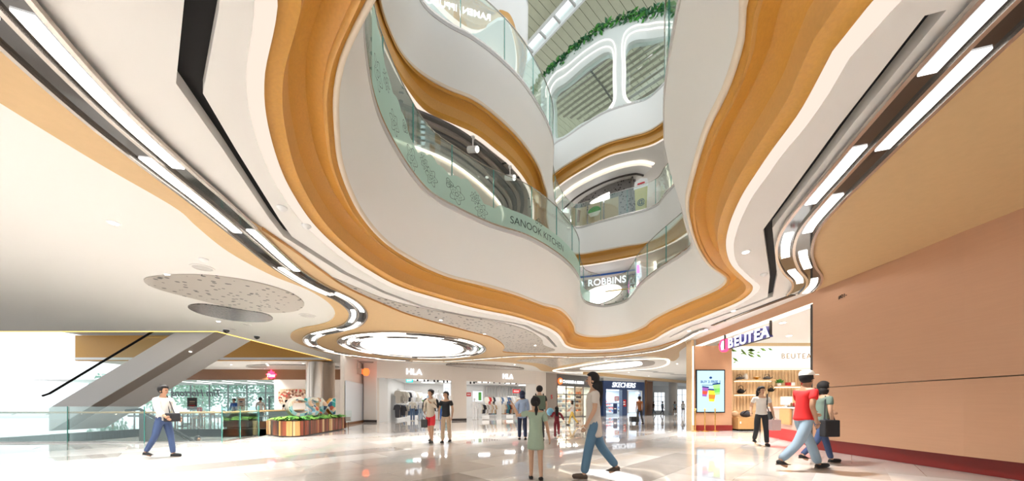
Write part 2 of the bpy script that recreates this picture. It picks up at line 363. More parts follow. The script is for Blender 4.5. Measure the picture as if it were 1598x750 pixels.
# ------------------------------------------------------------------ ground-floor ceiling with recessed slots
def slot_loop(px, wid):
    P = upl(px, ZC); n = len(P); l, r = [], []
    for i in range(n):
        t1 = (P[i] - P[i - 1]).normalized() if i else (P[1] - P[0]).normalized(); t2 = (P[i + 1] - P[i]).normalized() if i < n - 1 else t1
        nn = (Vector((-t1.y, t1.x)) + Vector((-t2.y, t2.x))).normalized(); k = wid[i] / max(.5, nn.dot(Vector((-t1.y, t1.x)))) / 2
        l.append(P[i] + nn * k); r.append(P[i] - nn * k)
    return l + r[::-1]
slotL = slot_loop([(318, -60), (316, 0), (296, 138), (356, 230), (428, 341), (449, 369), (537, 425), (600, 456), (660, 478), (720, 491), (800, 503.5), (820, 508), (853, 525), (868, 541)],
                  [.19, .19, .19, .15, .15, .15, .15, .15, .15, .15, .15, .16, .16, .14])
slotR = slot_loop([(1460, 20), (1322, 192), (1198, 357), (1207, 430), (1202, 463), (1140, 487), (1080, 508), (1045, 526)], [.13, .13, .13, .14, .12, .12, .12, .12])
ceil_outer = [(-30, -8), (40, -8), (40, 60), (-14, 60), (-14, 38.2), (-30, 38.2), (-30, 23.3), (-12.5, 23.3), (-12.5, 14.4), (-30, 14.4)]
ceiling = slab('ceiling', [ceil_outer, L2['R0'], slotL, slotR], ZC, ZC + .16, 'ceil'); tag(ceiling, 'pale ground floor ceiling with dark slots around the opening', kind='structure')
def grow(poly, d):
    c = sum((Vector(p) for p in poly), Vector((0, 0))) / len(poly); return [Vector(p) for p in poly]
for i, sl in enumerate((slotL, slotR)):
    slab('slot_back', [sl], ZC + .14, ZC + .15, 'black', ceiling)
slab('floor_edge_strip', [[(-30, 14.30), (-12.42, 14.30), (-12.42, 23.3), (-12.5, 23.3), (-12.5, 14.38), (-30, 14.38)]], ZC - .02, ZC + .0, 'amber', ceiling)

# ------------------------------------------------------------------ floor: rotated stone slabs near the lens, plain polished stone beyond
def stone(name, col):
    m = mat(name, col, .035, 0, .55); nt = m.node_tree; b = nt.nodes['Principled BSDF']
    tc = nt.nodes.new('ShaderNodeTexCoord'); oi = nt.nodes.new('ShaderNodeObjectInfo')
    n = nt.nodes.new('ShaderNodeTexNoise'); n.inputs['Scale'].default_value = 2.2; n.inputs['Detail'].default_value = 8; n.inputs['Distortion'].default_value = 1.5
    nt.links.new(tc.outputs['Object'], n.inputs['Vector'])
    r = nt.nodes.new('ShaderNodeMix'); r.data_type = 'RGBA'; r.inputs[6].default_value = (*[c * .86 for c in col], 1); r.inputs[7].default_value = (*[min(1, c * 1.1) for c in col], 1)
    nt.links.new(n.outputs['Fac'], r.inputs[0]); nt.links.new(r.outputs[2], b.inputs['Base Color']); return m
stone('stone_beige', (.62, .565, .515)); stone('stone_cream', (.74, .705, .665)); stone('stone_taupe', (.42, .375, .34)); stone('stone_grey', (.56, .525, .49))
mf = stone('floor_far', (.56, .48, .40)); nt = mf.node_tree; b_ = nt.nodes['Principled BSDF']
tc = nt.nodes.new('ShaderNodeTexCoord'); mp = nt.nodes.new('ShaderNodeMapping'); mp.inputs['Rotation'].default_value = (0, 0, math.radians(-45)); nt.links.new(tc.outputs['Object'], mp.inputs[0])
br = nt.nodes.new('ShaderNodeTexBrick'); br.inputs['Scale'].default_value = 1; br.inputs['Brick Width'].default_value = 1.8; br.inputs['Row Height'].default_value = .9
br.inputs['Color1'].default_value = (.57, .525, .48, 1); br.inputs['Color2'].default_value = (.69, .65, .605, 1); br.inputs['Mortar'].default_value = (.40, .33, .27, 1); br.inputs['Mortar Size'].default_value = .004
nt.links.new(mp.outputs[0], br.inputs[0]); nt.links.new(br.outputs[0], b_.inputs['Base Color'])
G0, G1, G2 = Vector((-21, 10.75)), Vector((-9.35, 10.95)), Vector((-9.85, 13.6))
OPEN = [(-19, 10.85), G1[:], (-9.75, 13.2), (-10.6, 17.2), (-19, 17.2)]
floor = slab('floor', [[(-44, -8), (40, -8), (40, 60), (-14, 60), (-14, 38.25), (-44, 38.25)], OPEN], -.4, -.004, 'floor_far'); tag(floor, 'polished beige stone floor', kind='structure')
TW, TL = .9, 1.8
def tile_mesh():
    g = .003; b = B(); h = (TL / 2 - g, TW / 2 - g)
    b.box(-h[0], h[0], -h[1], h[1], -.02, 0); me = bpy.data.meshes.new('floor_tile'); b.bm.to_mesh(me); b.bm.free(); return me
cols = ['stone_beige', 'stone_cream', 'stone_taupe', 'stone_grey']; tmesh = {}
for c in cols: me = tile_mesh(); me.materials.append(M[c]); tmesh[c] = me
cu_, su_ = math.cos(math.radians(45)), math.sin(math.radians(45)); rt = random.Random(5); cand = []
for j in range(-30, 31):
    run = rt.choice(cols)
    for i in range(-22, 23):
        u = (i + .5 * (j % 2)) * TL; v = j * TW; x = u * cu_ - v * su_; y = u * su_ + v * cu_
        if rt.random() < .55: run = rt.choices(cols, (5, 4, 2, 4))[0]
        if y < 1.6 or abs(x) > 1.6 * y + 1.5: continue
        if x < -7.7 and y > 9.2 or x > 7.55: continue
        cand.append((y + .15 * abs(x), x, y, run))
cand.sort(key=lambda q: q[0])
for _, x, y, run in cand[:235]:
    o = link(bpy.data.objects.new('floor_tile', tmesh[run])); o.location = (x, y, 0); o.rotation_euler = (0, 0, math.radians(45)); o.parent = floor
# the stair well wall below the floor
esw = B(); 
for a, b in zip(OPEN, OPEN[1:] + OPEN[:1]): esw.quad([(a[0], a[1], -.0), (b[0], b[1], -.0), (b[0], b[1], -3.2), (a[0], a[1], -3.2)])
o = esw.build('wall_stairwell', 'white'); tag(o, 'white walls of the stairwell below the floor', kind='structure')
o = slab('floor_basement', [OPEN], -3.3, -3.2, 'greylight'); tag(o, 'grey basement floor at the foot of the stairwell', kind='structure')
# ================================================================== CEILING FEATURES (ground floor)
TZ = ZC - .05
track_px = [(279, 268), (318, 300), (395, 367), (452, 416), (491, 440), (538, 463), (557, 480), (558, 493), (546, 505), (524, 511.5), (496, 518), (484, 526), (488, 535), (513, 545), (560, 554), (600, 558), (640, 560.5)]
near_l = [Vector(p) for p in ((-3.2, 1.2), (-3.85, 2.4), (-4.25, 3.5))]
near_r = [Vector(p) for p in ((3.5, 1.0), (3.75, 2.4), (4.15, 3.7))]
trackL = near_l + upl(track_px, ZC)
trackF = upl([(640, 560.5), (686, 561.5), (720, 560), (760, 557), (800, 554), (840, 553), (872, 554), (912, 555), (952, 553.5), (988, 550), (1028, 544), (1050, 536), (1070, 526), (1088, 516), (1105, 510)], ZC)
trackR = near_r + upl([(1320, 266), (1277, 314), (1247, 354), (1239, 388), (1247, 414), (1259, 430), (1257, 443), (1247, 454)], ZC)
trackD = upl([(1238, 459), (1200, 473), (1150, 492), (1112, 507)], ZC)
tan_out = [(-4.6, .8), (-5.1, 2.6), (-5.25, 4.2)] + [p[:] for p in upl([(279, 323), (305, 347), (357, 389), (426, 427), (478, 448), (512, 469), (523, 486), (516, 499), (500, 505), (470, 511), (454, 520), (458, 530), (480, 540), (510, 549), (560, 557), (600, 560.5), (640, 563), (700, 564), (760, 562), (790, 564), (830, 569), (850, 578), (866, 578), (900, 568), (960, 557), (1020, 555), (1050, 562), (1059, 556), (1061, 546), (1072, 538)], ZC)]
tan_in = [p[:] for p in upl([(1066, 528), (1052, 531.5), (1020, 541), (980, 547), (940, 550), (900, 551), (860, 551), (810, 550), (785, 547.5), (787, 541), (782, 534), (764, 524), (740, 518), (700, 507), (640, 490), (600, 474), (540, 446), (492, 413), (464, 392), (409, 354), (353, 323)], ZC)]
back = [p[:] for p in (upl([(318, 300), (279, 268)], ZC) + near_l[::-1])]
def open_s(pts, n=6): return [p for p in cat_rom([Vector(q) for q in pts], False, n)]
tan_loop = open_s(tan_out) + open_s(tan_in + back)
tl = slab('timber_ceiling', [tan_loop], TZ, ZC - .002, 'tan'); tag(tl, 'tan veneer ceiling panel winding along the light track past the round light', 'ceiling panel')
# brown side of the dropped panel, seen from the opening
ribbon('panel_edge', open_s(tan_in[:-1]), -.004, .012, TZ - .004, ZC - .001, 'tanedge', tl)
tanR = [p[:] for p in near_r + upl([(1320, 294), (1290, 330), (1268, 362), (1262, 390), (1270, 414), (1281, 428), (1277, 442)], ZC)]
tr_ = slab('timber_ceiling', [open_s(tanR) + [Vector((8.15, 9.2)), Vector((8.05, 6)), Vector((7.9, 1))]], TZ, ZC - .002, 'tan'); tag(tr_, 'tan veneer ceiling panel between light track and copper shop wall', 'ceiling panel')
sp1 = slab('perforated_ceiling', [smooth_open(upl([(520, 432), (560, 449), (600, 465), (660, 480), (730, 493), (800, 507), (830, 518), (846, 530), (849, 538), (866, 546), (850, 549)], ZC)) + smooth_open(upl([(810, 549), (786, 547), (789, 541), (784, 534), (766, 523.5), (741, 517), (701, 506), (641, 489), (601, 473), (541, 445)], ZC))], ZC - .02, ZC - .002, 'spot')
tag(sp1, 'grey perforated ceiling strip between timber panel and opening', 'ceiling panel')
sp2 = slab('perforated_ceiling', [smooth_closed(upl([(806, 561), (850, 557), (960, 556.5), (1010, 554), (1000, 556), (930, 561), (880, 568), (864, 572), (846, 566)], ZC), 4)], TZ - .02, TZ - .001, 'spot')
tag(sp2, 'narrow grey perforated ceiling strip beside the long oval light', 'ceiling panel')
sp3 = slab('perforated_ceiling', [smooth_closed(upl([(225, 434), (279, 427), (335, 429), (395, 438), (445, 452), (470, 466), (474, 476), (455, 485), (415, 486), (355, 477), (305, 465), (240, 447)], ZC))], ZC - .03, ZC - .002, 'spot')
tag(sp3, 'large oval perforated ceiling panel of warm grey', 'ceiling panel')
sp4 = slab('perforated_ceiling', [smooth_closed(upl([(293, 477), (315, 473), (365, 480), (413, 488), (426, 496), (411, 501), (365, 499), (315, 489)], ZC))], ZC - .03, ZC - .002, 'spotmirror')
tag(sp4, 'small oval ceiling panel of dark mirrored perforated metal', 'ceiling panel')

def light_track(path, label, lanes, half, zb, seglen=1.7, phase=0):
    P = cat_rom(path, False, 10); n = max(20, int(length(P) / .13)); P = resamp(P, n)
    t = thing('light_track', label, 'ceiling light', (P[n // 2].x, P[n // 2].y, zb), group=None)
    ribbon('channel', P, -half, half, zb - .012, zb - .001, 'blackgloss', t)
    edges = [-half, half] + ([0] if lanes == 2 else [])
    for e in edges: ribbon('rail', P, e - .022, e + .022, zb - .05, zb - .001, 'rail', t)
    st = max(4, int(seglen / .13)); k = phase; i = 0
    while i < n - 3:
        j = min(n - 1, i + st); off = 0 if lanes == 1 else (half / 2 if k % 2 == 0 else -half / 2); wd = half * .25 if lanes == 2 else half * .5
        ribbon('led_segment', P[max(0, i - 1):j + 1], off - wd, off + wd, zb - .03, zb - .010, 'led', t)
        i = j + (0 if lanes == 2 else 2); k += 1
    return t
light_track(trackL, 'long double light track curling through the tan panel above the planter', 2, .27, TZ, 1.75, 0)
light_track([trackF[0].lerp(trackF[1], .08)] + trackF[1:-1] + [trackF[-1].lerp(trackF[-2], .15)], 'single light track running between round light and long oval light', 1, .10, TZ, 2.0)
light_track(trackR, 'double light track curving above the tea shop front', 2, .27, TZ, 1.1, 1)
dk = ribbon('dark_track', smooth_open(trackD, 6), -.07, .07, ZC - .03, ZC - .002, 'blackgloss'); tag(dk, 'thin unlit black track along the copper header', 'ceiling track')

def ell(cx, cy, rx, ry, n=72, rot=0):
    return [Vector((cx + rx * math.cos(a) * math.cos(rot) - ry * math.sin(a) * math.sin(rot), cy + rx * math.cos(a) * math.sin(rot) + ry * math.sin(a) * math.cos(rot))) for a in [2 * math.pi * i / n for i in range(n)]]
# round light
t = thing('round_ceiling_light', 'huge round white ceiling light in dark concentric rings', 'ceiling light', (-5.2, 18, TZ))
slab('backing', [ell(-5.05, 17.95, 3.65, 3.95)], TZ - .02, TZ - .002, 'blackgloss', t)
for cx, cy, rx, ry in ((-5.05, 17.95, 3.65, 3.95), (-5.1, 18.0, 3.32, 3.55), (-5.16, 18.03, 3.02, 3.2), (-5.2, 18.08, 2.76, 2.92)):
    ribbon('rail', ell(cx, cy, rx, ry), -.03, .03, TZ - .075, TZ - .01, 'rail', t, True)
slab('diffuser', [ell(-5.22, 18.1, 2.6, 2.75)], TZ - .05, TZ - .02, 'disc', t)
for cx, cy, rx, ry, arcs in ((-5.08, 17.98, 3.48, 3.75, ((10, 21), (30, 39), (44, 56), (64, 71), (1, 5))), (-5.13, 18.02, 3.17, 3.37, ((0, 8), (22, 33), (40, 46), (50, 62))), (-5.18, 18.05, 2.89, 3.06, ((4, 14), (27, 36), (44, 52), (58, 66)))):
    E = ell(cx, cy, rx, ry)
    for a, b in arcs: ribbon('led_segment', [E[k % 72] for k in range(a, b + 1)], -.055, .055, TZ - .045, TZ - .02, 'led', t)
# long oval light
t = thing('oval_ceiling_light', 'long oval white ceiling light with glowing rim near the navy shop', 'ceiling light', (7.5, 26.5, TZ))
loopo = smooth_closed(upl([(864, 577), (900, 569.5), (960, 560.5), (1018, 557.5), (1038, 558), (1043, 563), (1038, 568), (1018, 573), (960, 577), (900, 580)], ZC), 8)
slab('rim_panel', [loopo], TZ - .03, TZ - .002, 'ceil', t)
ribbon('rim_light', loopo, -.09, .09, TZ - .05, TZ - .01, 'ledwarm', t, True)
slab('recess', [smooth_closed(upl([(880, 575.5), (930, 568.5), (1000, 560.2), (1018, 561), (1022, 564), (1014, 568.5), (960, 574), (900, 577)], ZC), 6)], TZ - .045, TZ - .03, 'taupe', t)
slab('diffuser', [smooth_closed(upl([(905, 573.5), (960, 564.5), (996, 561.5), (1002, 564), (998, 568), (960, 573), (925, 574.5)], ZC), 6)], TZ - .06, TZ - .045, 'disc', t)
# saucers above the shop fronts
for i, (px, py, rx, ry, m, lab) in enumerate(((608, 569.5, 3.2, 1.1, 'white', 'white oval ceiling saucer with dark rim before the first clothing shop door'), (760, 572.5, 3.3, 1.0, 'spot', 'grey oval ceiling saucer before the second clothing shop door'))):
    c = U(px, py, ZC - .1); 
    t = thing('ceiling_saucer', lab, 'ceiling panel', (c.x, c.y, ZC - .1))
    slab('plate', [ell(c.x, c.y, rx, ry, 40, .5)], ZC - .1, ZC - .003, m, t)
    ribbon('rim', ell(c.x, c.y, rx, ry, 40, .5), -.05, .03, ZC - .12, ZC - .05, 'taupe', t, True)

# downlights that light the hall: recessed ring, lens and the lamp itself
dl_n = [0]
def downlight(x, y, z, power, group, label, size=.06, lamp=True, spread=105, col=(1, .985, .965)):
    t = thing('downlight', label, 'downlight', (x, y, z), group=group)
    b = B(); b.lathe([(size * 1.45, -.012), (size * 1.5, -.001)], (x, y, z), 16); b.build('trim_ring', 'white', t)
    b = B(); b.lathe([(size, -.022), (size, -.013)], (x, y, z), 16); b.build('lens', 'down', t)
    if lamp:
        li = bpy.data.lights.new('downlight_lamp', 'AREA'); li.shape = 'DISK'; li.size = .2; li.energy = power; li.color = col; li.spread = math.radians(spread)
        lo = link(bpy.data.objects.new('lamp', li)); lo.parent = t; lo.location = (0, 0, -.04)
    return t
for px, py in ((312, 431), (357, 489), (617, 494.5), (1142, 395), (1092, 480), (436, 372), (650, 446)):
    pass
GL = 'recessed downlights in the ground floor ceiling, real and added alike'
LM = [('the timber planter', (-8.9, 15)), ('the escalator opening', (-12, 18)), ('the large perforated oval', (-7.5, 9)), ('the round light', (-5.2, 18)), ('the long oval light', (8, 27)), ('the tea shop header', (8.2, 12)), ('the first clothing shop door', (-7, 25)), ('the second clothing shop door', (-1, 28)),
      ('the accessory shop', (6, 34)), ('the navy shop portal', (13, 38)), ('the curled light track', (-7.2, 13)), ('the dark ceiling slot', (-4.4, 4)), ('the copper panel wall', (7.4, 5)), ('the far tip of the opening', (3, 20.5)), ('the hall behind the opening', (0, -3))]
def near_lm(x, y): return min(LM, key=lambda q: (q[1][0] - x) ** 2 + (q[1][1] - y) ** 2)[0]
hall = [(4.75, 6.9), (4.2, 1.0), (-15.5, 25.2), (-18.5, 25.6), (-21.5, 26), (-17, 28.6), (-21, 28.8), (-10.9, 12.6), (-7.6, 4.5), (-8.2, 8.1), (-9.6, 11.8), (-6.9, 10.6), (-2.6, 12.4), (-1.2, 14.8), (-9.5, 15.5), (-9.2, 20.5), (-6.8, 5.8), (7.3, 11.2), (7.4, 14.2), (1.2, 17.6), (-1.0, 20.0),  # first entries are added lamps brightening the right side, coffee area and escalator
        (4.2, 20.9), (7.9, 19.0), (1.6, 22.6), (-2.2, 23.6), (-7.4, 23.0), (3.6, 24.2), (6.5, 23.5), (10.0, 22.0), (12.4, 25.5), (8.6, 29.5), (4.2, 33.5), (11.0, 32.0), (14.5, 36), (17, 30), (6, 27.3), (0.2, 26.0), (-5.8, 1.6), (-4.2, -2.5), (0.2, -4.5), (-8.8, -1.5)]
for x, y in hall:
    zz = ZC
    q = (x, y)
    downlight(x, y, zz - .001 if not (5.5 < x < 8.1 and 1 < y < 9) else TZ - .001, 80, GL, 'small round recessed ceiling downlight, real and added alike, close to ' + near_lm(x, y))
# smoke detectors, sprinklers and a camera dome
for px, py, r in ((318, 404, .07), (478, 351, .06), (440, 323, .06), (1192, 427, .06)):
    c = U(px, py, ZC); b = B(); b.lathe([(r * 1.2, -.001), (r * 1.25, -.02), (r * .8, -.05), (r * .3, -.065)], (c.x, c.y, ZC), 14); o = b.build('smoke_detector', 'white', smooth=True)
    tag(o, 'white smoke detector on the pale ceiling', 'detector', 'smoke detectors')
for px, py, r, lab in ((316, 417, .20, 'flat round ceiling grille between smoke detector and perforated oval'), (480, 492, .24, 'large round ceiling grille at the end of the perforated oval'), (384, 506, .15, 'medium round ceiling grille near the escalator edge'), (363, 513, .13, 'smallest round ceiling grille beside the black dome camera')):
    c = U(px, py, ZC); t = thing('ceiling_speaker', lab, 'speaker', (c.x, c.y, ZC), group='round ceiling grilles')
    b = B(); b.lathe([(r, -.006), (r, -.001)], (c.x, c.y, ZC), 20); b.build('grille', 'greylight', t)
    ribbon('ring', ell(c.x, c.y, r, r, 24), -.02, .02, ZC - .02, ZC - .001, 'ceil', t, True)
for px, py in ((353, 513.5), (401, 523.5)):
    c = U(px, py, ZC); t = thing('camera_dome', 'black dome camera under the ceiling edge by the escalator', 'camera', (c.x, c.y, ZC), group='dome cameras')
    b = B(); b.lathe([(.12, -.03), (.11, -.001)], (c.x, c.y, ZC), 16); b.build('mount', 'white', t)
    b = B(); b.lathe([(.03, -.16), (.085, -.12), (.11, -.07), (.11, -.03)], (c.x, c.y, ZC), 16); b.build('dome', 'blackgloss', t, smooth=True)

# ================================================================== ROOF, ARCHED WALL
ZR = 22.2
sa, sb = U(895, 0, ZR), U(805, 100, ZR); sd = (sb - sa).xy.normalized(); sn = Vector((sd.y, -sd.x))       # along / across the skylight
roof = thing('ceiling_roof', 'pale olive plank roof with a glazed skylight strip', None, (4, 18, ZR), kind='structure')
ang = math.atan2(sn.y, sn.x); PWD, PLN = .40, 9.0; SW = .34
pm = B().box(-PLN / 2, PLN / 2, -PWD / 2 + .012, PWD / 2 - .012, 0, .05); pme = bpy.data.meshes.new('roof_plank'); pm.bm.to_mesh(pme); pme.materials.append(M['plank'])
mid = sa.xy.lerp(sb.xy, .5)
for k in range(-15, 17):
    for s in (-1, 1):
        c = mid + sd * (k * PWD) + sn * s * (SW + PLN / 2)
        o = link(bpy.data.objects.new('roof_plank', pme)); o.parent = roof; o.location = (c.x - 4, c.y - 18, 0); o.rotation_euler = (0, 0, ang)
bk = B(); q = [mid + sd * a + sn * b for a, b in ((-7, SW), (7, SW), (7, 10), (-7, 10))]; bk.prism([(p.x, p.y, ZR + .06) for p in q], (0, 0, 0), (0, 0, .05))
q = [mid + sd * a - sn * b for a, b in ((-7, SW), (7, SW), (7, 10), (-7, 10))]; bk.prism([(p.x, p.y, ZR + .06) for p in q], (0, 0, 0), (0, 0, .05)); bk.build('roof_deck', 'greydark', roof)
for s in (-1, 1):
    e = [mid + sd * -7 + sn * s * SW, mid + sd * 7 + sn * s * SW]; ribbon('skylight_curb', e, -.05, .05, ZR - .12, ZR + .3, 'white', roof)
for k in range(-6, 7):
    c = mid + sd * (k * 1.05); ribbon('skylight_bar', [c - sn * SW, c + sn * SW], -.05, .05, ZR - .02, ZR + .1, 'greylight', roof)
    c2 = mid + sd * ((k + .5) * 1.05); ribbon('skylight_pane', [c2 - sd * .46, c2 + sd * .46], -SW + .05, SW - .05, ZR + .12, ZR + .14, 'glass', roof)
tr = thing('roof_truss', 'white tubular truss under the roof beside the hanging greenery', 'truss', (8, 19, ZR - 1.5))
bt = lambda a, b, r: B().tube([a, b], r, 8).build('truss_tube', 'white', tr)
A_, B_, C_, D_ = D(995, 20, 19.5), D(1026, -8, 19.5), D(1050, 2, 19.0), D(1016, 22, 19.5)
bt(A_, B_, .09); bt(B_, D_, .06); bt(B_, C_ + Vector((1.2, 0, .3)), .09); bt(D(1030, 20, 19.5), C_, .07); bt(C_, C_ + Vector((2.0, -.5, .9)), .08); bt(A_, A_ + Vector((-.5, 0, -1.2)), .08)

# arched wall above the far top-floor balcony
WP = L4['R2'][108:164]; WL = [0]
for a, b in zip(WP, WP[1:]): WL.append(WL[-1] + (b - a).length)
def wpos(s):
    s = max(0, min(WL[-1] - 1e-5, s)); j = max(i for i in range(len(WL)) if WL[i] <= s); j = min(j, len(WP) - 2)
    p = WP[j].lerp(WP[j + 1], (s - WL[j]) / (WL[j + 1] - WL[j])); t_ = (WP[j + 1] - WP[j]).normalized(); return p, Vector((-t_.y, t_.x))
def wsz(px, py):
    best = min((abs((px - CX) / F - wpos(WL[-1] * k / 600)[0].x / wpos(WL[-1] * k / 600)[0].y), WL[-1] * k / 600) for k in range(601) )
    p, _ = wpos(best[1]); return Vector((best[1], CZ + (HY - py) * p.y / F))
def wmap(me, off=0):
    for v in me.vertices:
        p, n_ = wpos(v.co.x); d = v.co.z + off; v.co = Vector((p.x + n_.x * d, p.y + n_.y * d, v.co.y))
    return me
win1 = [wsz(*p) for p in ((866, 216), (861, 170), (860, 152), (884, 128), (919, 98), (944, 82), (953, 82), (956, 90), (956, 110), (956, 135), (956, 158), (952, 166), (940, 176), (905, 194))]
win2 = [wsz(*p) for p in ((977.5, 149), (977.5, 110), (977.5, 76), (982, 67), (1002, 61), (1042, 56), (1056, 58), (1060, 70), (1054, 100), (1044, 118), (1030, 136), (1002, 158), (984, 160))]
win1 = cat_rom(win1, True, 5); win2 = cat_rom(win2, True, 5)
ztop = [wsz(px, py) for px, py in ((849, 119), (866, 103), (884, 86), (910, 65), (936, 47), (962, 34), (988, 26), (1022, 20), (1043, 19), (1070, 18))]
zlo = zt4 - .05; top = cat_rom([Vector((0, ztop[0].y - .4))] + ztop + [Vector((WL[-1], ztop[-1].y))], False, 6)
bot = [Vector((WL[-1] * k / 60, zlo)) for k in range(60, -1, -1)]
wall = thing('wall_arched', 'white curved wall with two rounded windows above the top balcony', None, (4.5, 16, zlo), kind='structure')
def topz(x):
    for p, q in zip(top, top[1:]):
        if p.x <= x <= q.x and q.x > p.x: return p.y + (q.y - p.y) * (x - p.x) / (q.x - p.x)
    return top[-1].y if x > top[-1].x else top[0].y
cols_s = sorted({round(v.x, 5) for v in win1 + win2 + top if 0 <= v.x <= WL[-1]} | {round(WL[-1] * k / 80, 5) for k in range(81)})
wv, wf = [], []
def wvert(s_, z_, d_):
    p, n_ = wpos(s_); wv.append((p.x + n_.x * d_, p.y + n_.y * d_, z_)); return len(wv) - 1
for s0, s1 in zip(cols_s, cols_s[1:]):
    if s1 - s0 < 1e-4: continue
    sm = (s0 + s1) / 2; cuts = []
    for wn in (win1, win2):
        for p, q in zip(wn, wn[1:] + wn[:1]):
            if min(p.x, q.x) < sm < max(p.x, q.x):
                zf = lambda x, p=p, q=q: p.y + (q.y - p.y) * (x - p.x) / (q.x - p.x); cuts.append((zf(sm), zf(s0), zf(s1)))
    cuts.sort(); lv = [(zlo, zlo, zlo)] + cuts + [(topz(sm), topz(s0), topz(s1))]
    for a, b in zip(lv[0::2], lv[1::2]):
        for d_ in (0, .35):
            wf.append((wvert(s0, a[1], d_), wvert(s1, a[2], d_), wvert(s1, b[2], d_), wvert(s0, b[1], d_)))
    wf.append((wvert(s0, lv[-1][1], 0), wvert(s1, lv[-1][2], 0), wvert(s1, lv[-1][2], .35), wvert(s0, lv[-1][1], .35)))
for wn in (win1, win2):
    for p, q in zip(wn, wn[1:] + wn[:1]): wf.append((wvert(p.x, p.y, 0), wvert(q.x, q.y, 0), wvert(q.x, q.y, .35), wvert(p.x, p.y, .35)))
pyd('arched_wall', wv, wf, 'archpaint', wall)
tubes = (((853, 152), (853, 137), (884, 104), (919, 76), (943, 63), (955, 64), (960, 76), (960, 110), (960, 156), (954, 170)), ((858, 150), (861, 137), (884, 116), (919, 87), (943, 74), (953, 75), (957.5, 84), (957.5, 120), (957.5, 158), (951, 169)),
         ((983, 163), (973.5, 152), (972, 110), (972, 62), (978, 49), (995, 40), (1020, 36.5), (1043, 35), (1062, 35)), ((985, 162), (976.5, 151), (975.5, 110), (975.5, 68), (981, 56), (998, 48), (1020, 45), (1043, 43), (1062, 43)))
for tp in tubes:
    pts = []
    for q in cat_rom([wsz(*p) for p in tp], False, 6):
        p, n_ = wpos(q.x); pts.append((p.x - n_.x * .03, p.y - n_.y * .03, max(q.y, zlo + .03)))
    B().tube(pts, .024, 6).build('arch_light', 'archled', wall)
for wn in (win1, win2):
    gm = slab_mesh('window_pane', [wn], .16, .18); new('window_pane', wmap(gm), 'glass', wall)
# slatted vault behind the arched windows
mat('slat_vault', (.34, .31, .25), .5)
sv = thing('slatted_vault', 'curved slatted ceiling seen through the arched windows', 'ceiling', (5, 18, 17))
for k in range(24):
    d = .7 + .36 * k; w_at = lambda f: wpos(WL[-1] * f)[0] + wpos(WL[-1] * f)[1] * d
    # smooth arc through three offset points of the wall, run on past its ends
    a_, b_, c_ = wpos(WL[-1] * .06), wpos(WL[-1] * .48), wpos(WL[-1] * .70); pts_ = [q[0] + q[1] * d for q in (a_, b_, c_)]
    pts_ = [pts_[0] + (pts_[0] - pts_[1]) * .45 + a_[1] * .05] + pts_ + [pts_[2] + (pts_[2] - pts_[1]) * .30 + c_[1] * .05]; path = resamp(cat_rom(pts_, False, 8), 28)
    zz = 18.35 - .012 * max(0, k - 4) ** 2
    ribbon('vault_slat', path, -.07, .07, zz - .04, zz, 'taupe' if k < 2 else 'slat_vault', sv)
path = [wpos(WL[-1] * i / 24)[0] + wpos(WL[-1] * i / 24)[1] * 4 for i in range(25)]
for i0 in (7, 16):
    p0 = wpos(WL[-1] * i0 / 24); B().tube([Vector((*(p0[0] + p0[1] * d), 18.2 - .012 * (max(0, (d - .7) / .36 - 4)) ** 2 )) for d in (.8, 2, 3.2, 4.4, 5.6, 6.8)], .05, 6).build('vault_rib', 'greydark', sv)
# trailing plants on top of the arched wall
def leafy_run(P, per_m, name, label, cat, seed, drop=.45, size=.13):
    rr = random.Random(seed); v = []; f = []; mi = []
    t_ = thing(name, label, cat, P[len(P) // 2]); L = length(P); n = int(L * per_m); S = resamp(P, n)
    for p in S:
        for q in range(3):
            c = p + Vector((rr.uniform(-.12, .12), rr.uniform(-.25, .05), rr.uniform(-drop, .18) * rr.random() ** .6)); s = size * rr.uniform(.6, 1.3)
            a = Vector((rr.gauss(0, 1), rr.gauss(0, 1), rr.gauss(0, .7))).normalized(); b = a.cross(Vector((rr.gauss(0, 1), rr.gauss(0, 1), rr.gauss(0, 1)))).normalized()
            i = len(v); v += [c - a * s, c + b * s * .5, c + a * s, c - b * s * .5]; f.append((i, i + 1, i + 2, i + 3)); mi.append(rr.choice((0, 0, 1)))
    o = pyd('foliage', v, f, ['leafdark', 'leaf'], t_); o['kind'] = 'stuff'
    for p_, m_ in zip(o.data.polygons, mi): p_.material_index = m_
    B().tube([p + Vector((0, .05, -.03)) for p in resamp(P, 40)], .025, 5).build('stem', 'leafdark', t_)
    return t_
gp = []
for q in top[6:-4]:
    p, n_ = wpos(q.x); gp.append(Vector((p.x + n_.x * .1, p.y + n_.y * .1, q.y + .08)))
leafy_run(gp, 38, 'trailing_plants', 'row of trailing green plants along the top of the arched wall', 'plants', 3)
# ================================================================== GROUND FLOOR: WALLS AND SHOPS
def wseg(b, p, q, z0, z1, t=.2, side=1, mi=0):
    p, q = Vector(p).to_2d(), Vector(q).to_2d(); d = (q - p).normalized(); n = Vector((-d.y, d.x)) * t * side
    b.prism([(p.x, p.y, z0), (q.x, q.y, z0), (q.x + n.x, q.y + n.y, z0), (p.x + n.x, p.y + n.y, z0)], (0, 0, 0), (0, 0, z1 - z0), mi); return b
def nrm(p, q):     # plan normal that looks back towards the hall (right-hand side of p->q)
    d = (Vector(q).to_2d() - Vector(p).to_2d()).normalized(); return Vector((d.y, -d.x))
H = [Vector(p) for p in ((-10.6, 24.3), (-9.55, 24.0), (-9.22, 25.2), (-4.7, 26.5), (-3.62, 27.0), (2.16, 31.0), (3.25, 32.5), (4.42, 33.5), (9.75, 38.0))]
OPZ = 3.15
wl = thing('wall_clothing_shop', 'pale beige wall of the clothing shop front', None, (-4, 26, 0), kind='structure')
